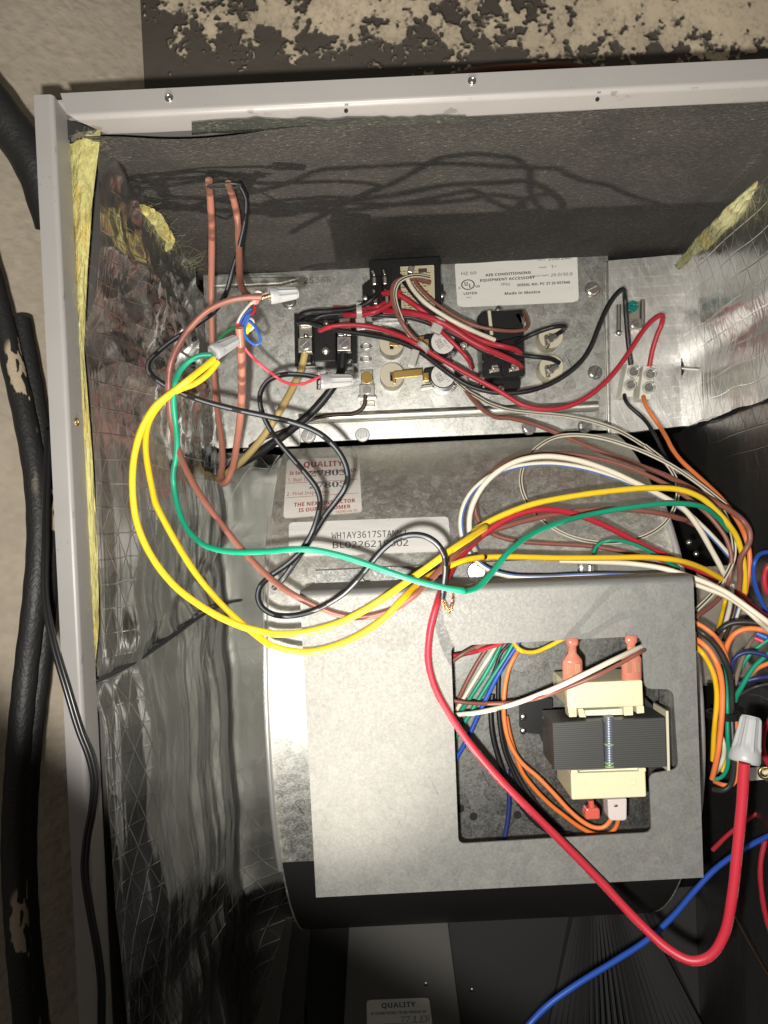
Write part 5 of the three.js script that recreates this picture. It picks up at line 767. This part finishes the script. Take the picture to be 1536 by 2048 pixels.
// black wire that ends in bare copper, joined to the nut on the terminal block
{
  const list = [[639.3, 756, 0.468], [606, 748.7, 0.46], [562.7, 746.7, 0.455], [532.7, 760, 0.45], [517.7, 786.7, 0.445], [519.3, 813.3, 0.44], [532.7, 846.7], [552.7, 880, 0.43], [582.7, 913.3], [614.6, 950.3, 0.42], [637.5, 978.9], [641.8, 1001.8, 0.415], [637.5, 1027.6], [628.9, 1056.2, 0.41], [614.6, 1084.9], [594.5, 1113.5, 0.41], [565.9, 1136.5], [537.2, 1153.6, 0.41], [518.6, 1170.8], [513.7, 1193.7, 0.405], [520.1, 1213.8], [543, 1231, 0.4], [580.2, 1233.8], [620.3, 1225.3], [654.7, 1208.1, 0.388], [689.1, 1188], [717.7, 1156.5, 0.38], [737.8, 1130.7], [757.8, 1104.9, 0.375], [786.5, 1079.2], [818, 1067.7, 0.375], [849.5, 1069.1], [875.3, 1084.9, 0.378], [889.6, 1107.8], [892.4, 1136.5, 0.385], [888.1, 1165.1], [884.1, 1196.6, 0.393]];
  const pts = wirePoints(list), t = thing('wire', 'black wire from the wire nut to a bare copper frayed end', 'wire', pts[0]);
  part(t, 'insulation', wireGeo(pts, 0.0016), wireMat('black', 'dash'));
  const st = []; for (let i = 0; i < 13; i++) { const a = rr(-5, 5), q = [[884.7, 1195.2], [888.1, 1208.1], [895.3, 1219.5], [901, 1225.3], [902.5, 1213.8], [905.3, 1199.5], [904.5, 1188]], e = 2 + Math.floor(rnd() * 5); st.push(wireGeo(q.slice(0, e + 1).map(([x, y], k) => P(x + a * 0.5 + rr(-2, 2) * (k > 0), y + rr(-4, 4) * (k > 0), 0.394 + rr(-0.002, 0.003))), 0.00022, 0.00022, 5)); }
  part(t, 'copper_strands', join(st), M.copper);
}
// thermostat cables in brown jackets
function cable(lab, jacket, w, cores) {
  const pts = wirePoints(jacket), t = thing('thermostat_cable', lab, 'cable', pts[0]);
  part(t, 'jacket', wireGeo(pts, w), wireMat('jacket', 'print'));
  for (const [c, cw, l, text] of cores) { const q = wirePoints(l); part(t, 'conductor', wireGeo(q, cw / 2 / FPX * 0.44, undefined, 9), wireMat(c, ''), text); }
  return t;
}
cable('brown thermostat cable from the top hole turning up into thin coloured wires', [[418, 360, 0.466], [421, 400, 0.485], [424, 450, 0.505], [423.3, 520, 0.53], [421.7, 580, 0.55], [422.7, 646.7, 0.565], [426, 746.7, 0.58], [432.7, 813.3, 0.58], [442.7, 873.3], [447.7, 923.3, 0.57], [440, 953.3], [441, 969.3, 0.555], [452.7, 967.3], [465.3, 943.3, 0.54], [474.3, 880, 0.51], [484.3, 813.3, 0.47], [484.7, 746.7, 0.45], [482, 696.7, 0.435], [478.7, 655, 0.426]], 0.0024, [
  ['pink', 6, [[475.1, 647, 0.4344], [475.7, 664.5, 0.4333], [483.5, 689.9], [501.1, 711.4, 0.4388], [524.5, 732.9], [546, 748.5, 0.4498], [565.5, 764.1], [587, 771, 0.458], [610.5, 768], [628, 758.3], [640.7, 753.4, 0.4635]], 'long red conductor running to the lower wire nut'],
  ['skyblue', 6, [[485.5, 648.9, 0.4344], [492.3, 633.3, 0.4321], [501.1, 621.6], [497.2, 637.2, 0.4305], [487.4, 652.8], [487.8, 670.4, 0.4289], [501.1, 686], [514.8, 691.9, 0.4278], [523.6, 686], [518.7, 668.4, 0.4289], [508.9, 648.9], [498.2, 642.1, 0.4321]], 'blue conductor in a loose loop'],
  ['thinwhite', 6, [[474.7, 647, 0.4344], [483.5, 629.4, 0.4333], [501.1, 607.9], [516.7, 595.2, 0.4349], [534.3, 587.4, 0.4365]], 'whitish conductor'], ['leaf', 6, [[475.7, 652.8, 0.4349], [469.8, 652.8, 0.4333], [458.1, 660.6, 0.4305], [444.5, 670.4], [437.6, 682.1, 0.425], [423, 713.4, 0.4222]], 'thin green conductor'],
  ['red', 6, [[483.5, 648.9, 0.4355], [486.4, 641.1, 0.4344], [495.2, 633.3], [507, 627.4, 0.4355], [511.2, 619.6], [507.9, 609.8, 0.4371]], 'short red conductor'], ['blue', 5, [[479.6, 647, 0.4344], [485.5, 635.2, 0.4333], [497.2, 621.6], [502.1, 617.7, 0.4333]], 'second blue conductor'], ['yellow', 14, [[487, 669.4, 0.4376], [493.3, 660.6, 0.4355], [499.1, 652.8], [500.7, 645, 0.4365]], 'yellow conductor end'], ['thinwhite', 5, [[497.2, 637.2, 0.4344], [505, 639.1, 0.4333], [507.9, 648.9], [505, 656.7, 0.4344], [495.2, 663.6, 0.4365]], 'white conductor end']]);
cable('second brown thermostat cable from the top hole ending behind the upper wire nut', [[456, 366, 0.466], [466, 392, 0.48], [476, 430, 0.498], [478.7, 500, 0.5], [477.7, 563.3, 0.49], [486, 581.7, 0.47], [499.3, 595, 0.445], [511, 601.7, 0.432]], 0.0023, [['thinwhite', 7, [[512.7, 595, 0.4388], [511, 586, 0.436], [517.7, 584, 0.4355], [522.7, 588.3], [516, 596.7, 0.4376]], 'curled whitish conductor']]);
// ---------------------------------------------------------------- wire nuts
function nutGeo(r0, r1, L) {
  const nu = 72, nv = 22, prof = (t) => t < 0.06 ? r0 * (0.93 + 0.07 * t / 0.06) : t < 0.94 ? lerp(r0, r1, (t - 0.06) / 0.88) : r1 * Math.sqrt(Math.max(0, 1 - ((t - 0.94) / 0.06) ** 2 * 0.35));
  const body = sheetGrid(nu, nv, (u, v) => { const a = u * Math.PI * 2, fins = Math.pow(Math.max(0, Math.cos(a * 8)), 2) * smooth(0.22, 0.36, v), r = prof(v) * (0.84 + 0.18 * fins + 0.16 * (1 - smooth(0.2, 0.4, v))); return V3(Math.cos(a) * r, v * L, Math.sin(a) * r); });
  const cap = new THREE.CylinderGeometry(r1 * 0.84, r1 * 0.86, 0.0006, 32).translate(0, L - 0.0002, 0), inside = new THREE.CylinderGeometry(r0 * 0.8, r0 * 0.8, 0.001, 32).translate(0, L * 0.06, 0);
  return join(body, cap, inside);
}
function wireNut(lab, a, b, w0, w1) {                             // a is the open end, b the tip
  const A = P(...a), B = P(...b), d = a[2];
  const g = nutGeo(m(w0, d) / 2, m(w1, b[2]) / 2, A.distanceTo(B)).applyQuaternion(new THREE.Quaternion().setFromUnitVectors(V3(0, 1, 0), B.clone().sub(A).normalize())).translate(...A);
  return solo('wire_nut', lab, 'wire nut', g, M.nut, A.clone());
}
wireNut('grey wire nut in front of the white terminal label, joining black and red wires', [640, 763, 0.47], [704, 761, 0.475], 31, 25);
wireNut('grey wire nut joining the green and two yellow wires', [426, 705, 0.42], [474, 679, 0.43], 34, 23);
wireNut('grey wire nut over the heater plate at the end of the upper brown wire', [539, 592, 0.425], [595, 586, 0.43], 33, 23);
wireNut('large grey wire nut on the hanging red wire at the right', [1488, 1525, 0.365], [1502, 1434, 0.37], 61, 42);
{
  const a = [], q = (x, y, d) => P(380 + x / 5.12, 520 + y / 5.12, d); for (let k = 0; k < 3; k++) { const pts = []; for (let i = 0; i <= 8; i++) pts.push(q(745 + i * 11, 385 - i * 3 + 12 * Math.sin(i * 1.3 + k * 2.1), 0.426 + 0.0015 * Math.cos(i * 1.3 + k * 2.1))); a.push(wireGeo(pts, 0.0008, 0.0008, 7)); }
  solo('copper_twist', 'twisted bare copper at the mouth of the upper wire nut', 'bare copper', join(a), M.copper, P(530, 594, 0.426));
}
// ---------------------------------------------------------------- cable ties
function tie(lab, px, py, d, rx, ry, ang, mat, head) {
  const c = P(px, py, d), t = thing('cable_tie', lab, 'cable tie', c);
  const sh = new THREE.Shape().absellipse(0, 0, rx, ry, 0, Math.PI * 2); sh.holes.push(new THREE.Path().absellipse(0, 0, rx - 0.0009, ry - 0.0009, 0, Math.PI * 2));
  part(t, 'strap', new THREE.ExtrudeGeometry(sh, { depth: 0.0042, bevelEnabled: false, curveSegments: 24 }).translate(0, 0, -0.0021).rotateX(Math.PI / 2).rotateZ(ang).translate(...c), mat);
  if (head) part(t, 'lock_head', boxAt(head[0], head[1], d - 0.004, head[2], head[3], 0.006, 0.0008, head[4]), mat);
  if (head?.[5]) part(t, 'tail', boxAt(head[5], head[6], d - 0.003, head[7], head[8], 0.0012, 0.0004, head[9]), mat);
  return t;
}
tie('clear nylon tie standing upright above the terminal block', 719, 625, 0.585, 0.006, 0.0065, Math.PI / 2, M.nylon, [721, 646, 0.0075, 0.0085, 0.05, 718, 622, 0.0042, 0.014, 0]);
tie('clear nylon tie round the red and black wires above the upper thermal disc', 878, 645, 0.574, 0.006, 0.006, -0.55, M.nylon, [876, 650, 0.0085, 0.012, -0.45]);
tie('clear nylon tie with a long head round the wires left of the thermal discs', 845, 695, 0.57, 0.0055, 0.006, -0.7, M.nylon, [827, 715, 0.006, 0.013, -0.35]);
tie('black nylon tie round the harness bundle beside the large wire nut', 1446, 1430, 0.447, 0.0098, 0.0085, -0.06, M.black);
// ---------------------------------------------------------------- right hand electrical parts
{
  const t = thing('motor_module', 'black motor control module with a pale label edge behind the harness at right', 'control module', P(1500, 1560, 0.53));
  part(t, 'case', plate([[1430, 1368], [1640, 1352], [1645, 1548], [1440, 1566]], 0.52, 0.05, 0.003, 0.0015), M.black);
  part(t, 'label', plate([[1498, 1536], [1640, 1526], [1640, 1548], [1496, 1562]], 0.5195, 0.0006, 0.0003), M.whitePlastic);
  part(t, 'bracket', plate([[1392, 1135], [1640, 1118], [1645, 1352], [1400, 1372]], 0.535, 0.0015, 0.001), std(0.3, 0.27, 0.22, 0.5, 0.7));
}
{
  const tips = thing('wire_splice', 'blue and red capped wire ends under the orange arch at the right edge', 'wire splice', P(1520, 1272, 0.46));
  part(tips, 'cap', rod(P(1514, 1267, 0.458), P(1534, 1276, 0.455), 0.0017), wireMat('skyblue', '')); part(tips, 'cap', rod(P(1509, 1276, 0.46), P(1526, 1283, 0.458), 0.0012), wireMat('pink', ''));
}
{
  const t = thing('plug_pin', 'small cream pin in a dark ring at the right edge beside the red hanging wire', 'connector', P(1528, 1545, 0.5));
  part(t, 'ring', new THREE.TorusGeometry(0.0035, 0.0012, 8, 24).translate(...P(1529, 1545, 0.5)), M.brassy); part(t, 'pin', rod(P(1527, 1546, 0.499), P(1545, 1541, 0.497), 0.0018), M.cream);
}
// ---------------------------------------------------------------- lower part of the cabinet
{
  const D = 0.64, t = thing('evaporator_coil', 'dark evaporator coil with end plates and close fins below the blower', 'coil', P(1000, 2048, D));
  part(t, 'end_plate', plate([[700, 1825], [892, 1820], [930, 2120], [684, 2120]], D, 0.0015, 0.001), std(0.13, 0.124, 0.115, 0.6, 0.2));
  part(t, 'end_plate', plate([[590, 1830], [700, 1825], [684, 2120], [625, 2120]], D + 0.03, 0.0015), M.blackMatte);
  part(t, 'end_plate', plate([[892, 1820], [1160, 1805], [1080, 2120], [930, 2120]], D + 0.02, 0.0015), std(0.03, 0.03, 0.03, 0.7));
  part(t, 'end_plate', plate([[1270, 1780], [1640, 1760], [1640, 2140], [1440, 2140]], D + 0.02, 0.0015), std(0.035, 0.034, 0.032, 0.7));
  part(t, 'fin_gap_shade', plate([[1145, 1800], [1285, 1790], [1450, 2140], [1080, 2140]], D + 0.006, 0.0015), M.shadowBlack);  // black sheet added to paint the gaps between the fins dark
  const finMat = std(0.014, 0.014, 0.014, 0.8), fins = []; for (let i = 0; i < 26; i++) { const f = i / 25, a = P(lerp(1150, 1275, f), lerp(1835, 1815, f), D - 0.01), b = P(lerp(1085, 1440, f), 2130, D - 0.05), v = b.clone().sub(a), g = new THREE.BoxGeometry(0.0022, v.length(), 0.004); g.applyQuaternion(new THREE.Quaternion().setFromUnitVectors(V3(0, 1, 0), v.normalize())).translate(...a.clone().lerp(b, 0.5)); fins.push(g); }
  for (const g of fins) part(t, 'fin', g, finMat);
  for (const [x, y, d] of [[852, 1968, D], [1150, 1826, D - 0.012], [944, 1980, D + 0.019]]) part(t, 'screw', new THREE.SphereGeometry(0.002, 12, 8).scale(1, 1, 0.5).translate(...P(x, y, d)), M.steel);
  const q = canvasTex(512, 384, (g, w, h) => { g.fillStyle = '#d6d4cc'; g.fillRect(0, 0, w, h); g.fillStyle = '#2f4a4a'; text(g, 'QUALITY', 256, 70, 58, 'sans-serif', 'bold', 1.15, 'center'); text(g, 'IS SOMETHING TO BE PROUD OF', 256, 122, 30, 'sans-serif', 'bold', 0.98, 'center'); g.fillRect(40, 196, 430, 4); g.fillStyle = '#4c4f55'; text(g, '77 1 E6', 256, 190, 64, 'serif', 'italic', 1.1); });
  part(t, 'inspection_label', label([[733, 2000], [858, 1995], [870, 2090], [735, 2096]], () => D, 0, 0.0008, 12, 12, 0.06), paper(q), 'pale inspection label with dark green lettering');
  const s = thing('support_strip', 'bent foil faced strip at the lower left below the blower', 'bracket', P(530, 2048, 0.6));
  part(s, 'strip', plate([[572, 1838], [585, 1836], [545, 2120], [490, 2120]], 0.6, 0.002, 0.001), std(0.14, 0.13, 0.12, 0.5, 0.7));
  part(s, 'side', plate([[586, 1842], [622, 1850], [600, 2120], [548, 2120]], 0.605, 0.002, 0.001), std(0.06, 0.06, 0.062, 0.4, 0.5));
  struct('floor', new THREE.BoxGeometry(3, 0.05, 3).translate(0.3, 0.42, -0.2), std(0.06, 0.055, 0.05, 0.8));
}
// ---------------------------------------------------------------- hoses and cables on the left
{
  const foamB = texture(256, 128, (u, v) => 0.6 * fbm(u, v, 32, 3, 165, 12) + 0.4 * noise(u, v, 120, 50, 167));
  const flecks = texture(512, 256, (u, v) => { const p = smooth(0.58, 0.61, fbm(u, v, 24, 4, 161, 8)) * smooth(0.52, 0.6, fbm(u, v, 4, 2, 163, 2)); return [lerp(0.014, 0.4, p), lerp(0.013, 0.32, p), lerp(0.012, 0.22, p)]; }, true);
  const hoseMat = new THREE.MeshStandardMaterial({ map: rep(flecks, 3, 1), bumpMap: rep(foamB, 8, 1), bumpScale: 0.0005, roughness: 0.55, side: THREE.DoubleSide });
  const hose = (name, lab, cat, list, r, mat) => { const p = wirePoints(list); return solo(name, lab, cat, wireGeo(p, r, r, 20), mat, p[0].clone()); };
  hose('refrigerant_hose', 'black insulated refrigerant hose coming down behind the top left corner of the cabinet', 'hose', [[-60, 150, 0.45], [-10, 215, 0.45], [40, 285, 0.455], [75, 345, 0.459], [110, 450, 0.468]], 0.0122, hoseMat);
  hose('refrigerant_hose', 'black insulated refrigerant hose running down the left wall, outermost', 'hose', [[-70, 380, 0.47], [-12, 560, 0.465], [15, 690, 0.46], [52, 840, 0.455], [74, 960, 0.45], [80, 1080, 0.445], [70, 1200, 0.44], [52, 1330, 0.44], [36, 1500, 0.435], [22, 1700, 0.435], [34, 1880, 0.43], [58, 2100, 0.43]], 0.0068, hoseMat);
  hose('refrigerant_hose', 'black insulated refrigerant hose running down the left wall, next to the cabinet', 'hose', [[40, 640, 0.485], [70, 800, 0.48], [92, 930, 0.475], [100, 1080, 0.47], [93, 1200, 0.465], [80, 1330, 0.46], [60, 1480, 0.455], [46, 1700, 0.45], [58, 1900, 0.45], [84, 2100, 0.45]], 0.0066, hoseMat);
  hose('cable', 'thin brown cable beside the hoses at the cabinet edge', 'cable', [[96, 880, 0.49], [90, 1020, 0.485], [84, 1120, 0.48], [80, 1200, 0.478], [88, 1240, 0.475], [104, 1310, 0.48]], 0.0026, wireMat('brown', ''));
  const flatPts = [[97, 860, 0.45], [93, 960, 0.435], [92, 1080, 0.41], [86, 1210, 0.398], [108, 1290, 0.392], [135, 1380, 0.389], [160, 1470, 0.388], [182, 1515, 0.388], [192, 1560, 0.388], [186, 1620], [172, 1680], [166, 1740, 0.388], [180, 1820], [196, 1900, 0.388], [204, 1960], [203, 2020], [202, 2110, 0.388]], t = thing('power_cord', 'thin twin black cord lying over the left cabinet rail', 'cord', wirePoints(flatPts)[0]);
  part(t, 'strand', wireGeo(wirePoints(flatPts.map(([x, y, d]) => d ? [x - 3.6, y + 1, d] : [x - 3.6, y + 1])), 0.00125), M.black); part(t, 'strand', wireGeo(wirePoints(flatPts.map(([x, y, d]) => d ? [x + 3.6, y, d] : [x + 3.6, y])), 0.00125), M.black);
  hose('pipe', 'thin copper pipe on the top of the cabinet', 'pipe', [[850, 170, 0.5], [950, 142, 0.5], [1060, 133, 0.5], [1150, 133, 0.5], [1230, 150, 0.5]], 0.002, std(0.16, 0.06, 0.03, 0.6, 0.3));
}
renderer.render(scene, camera);
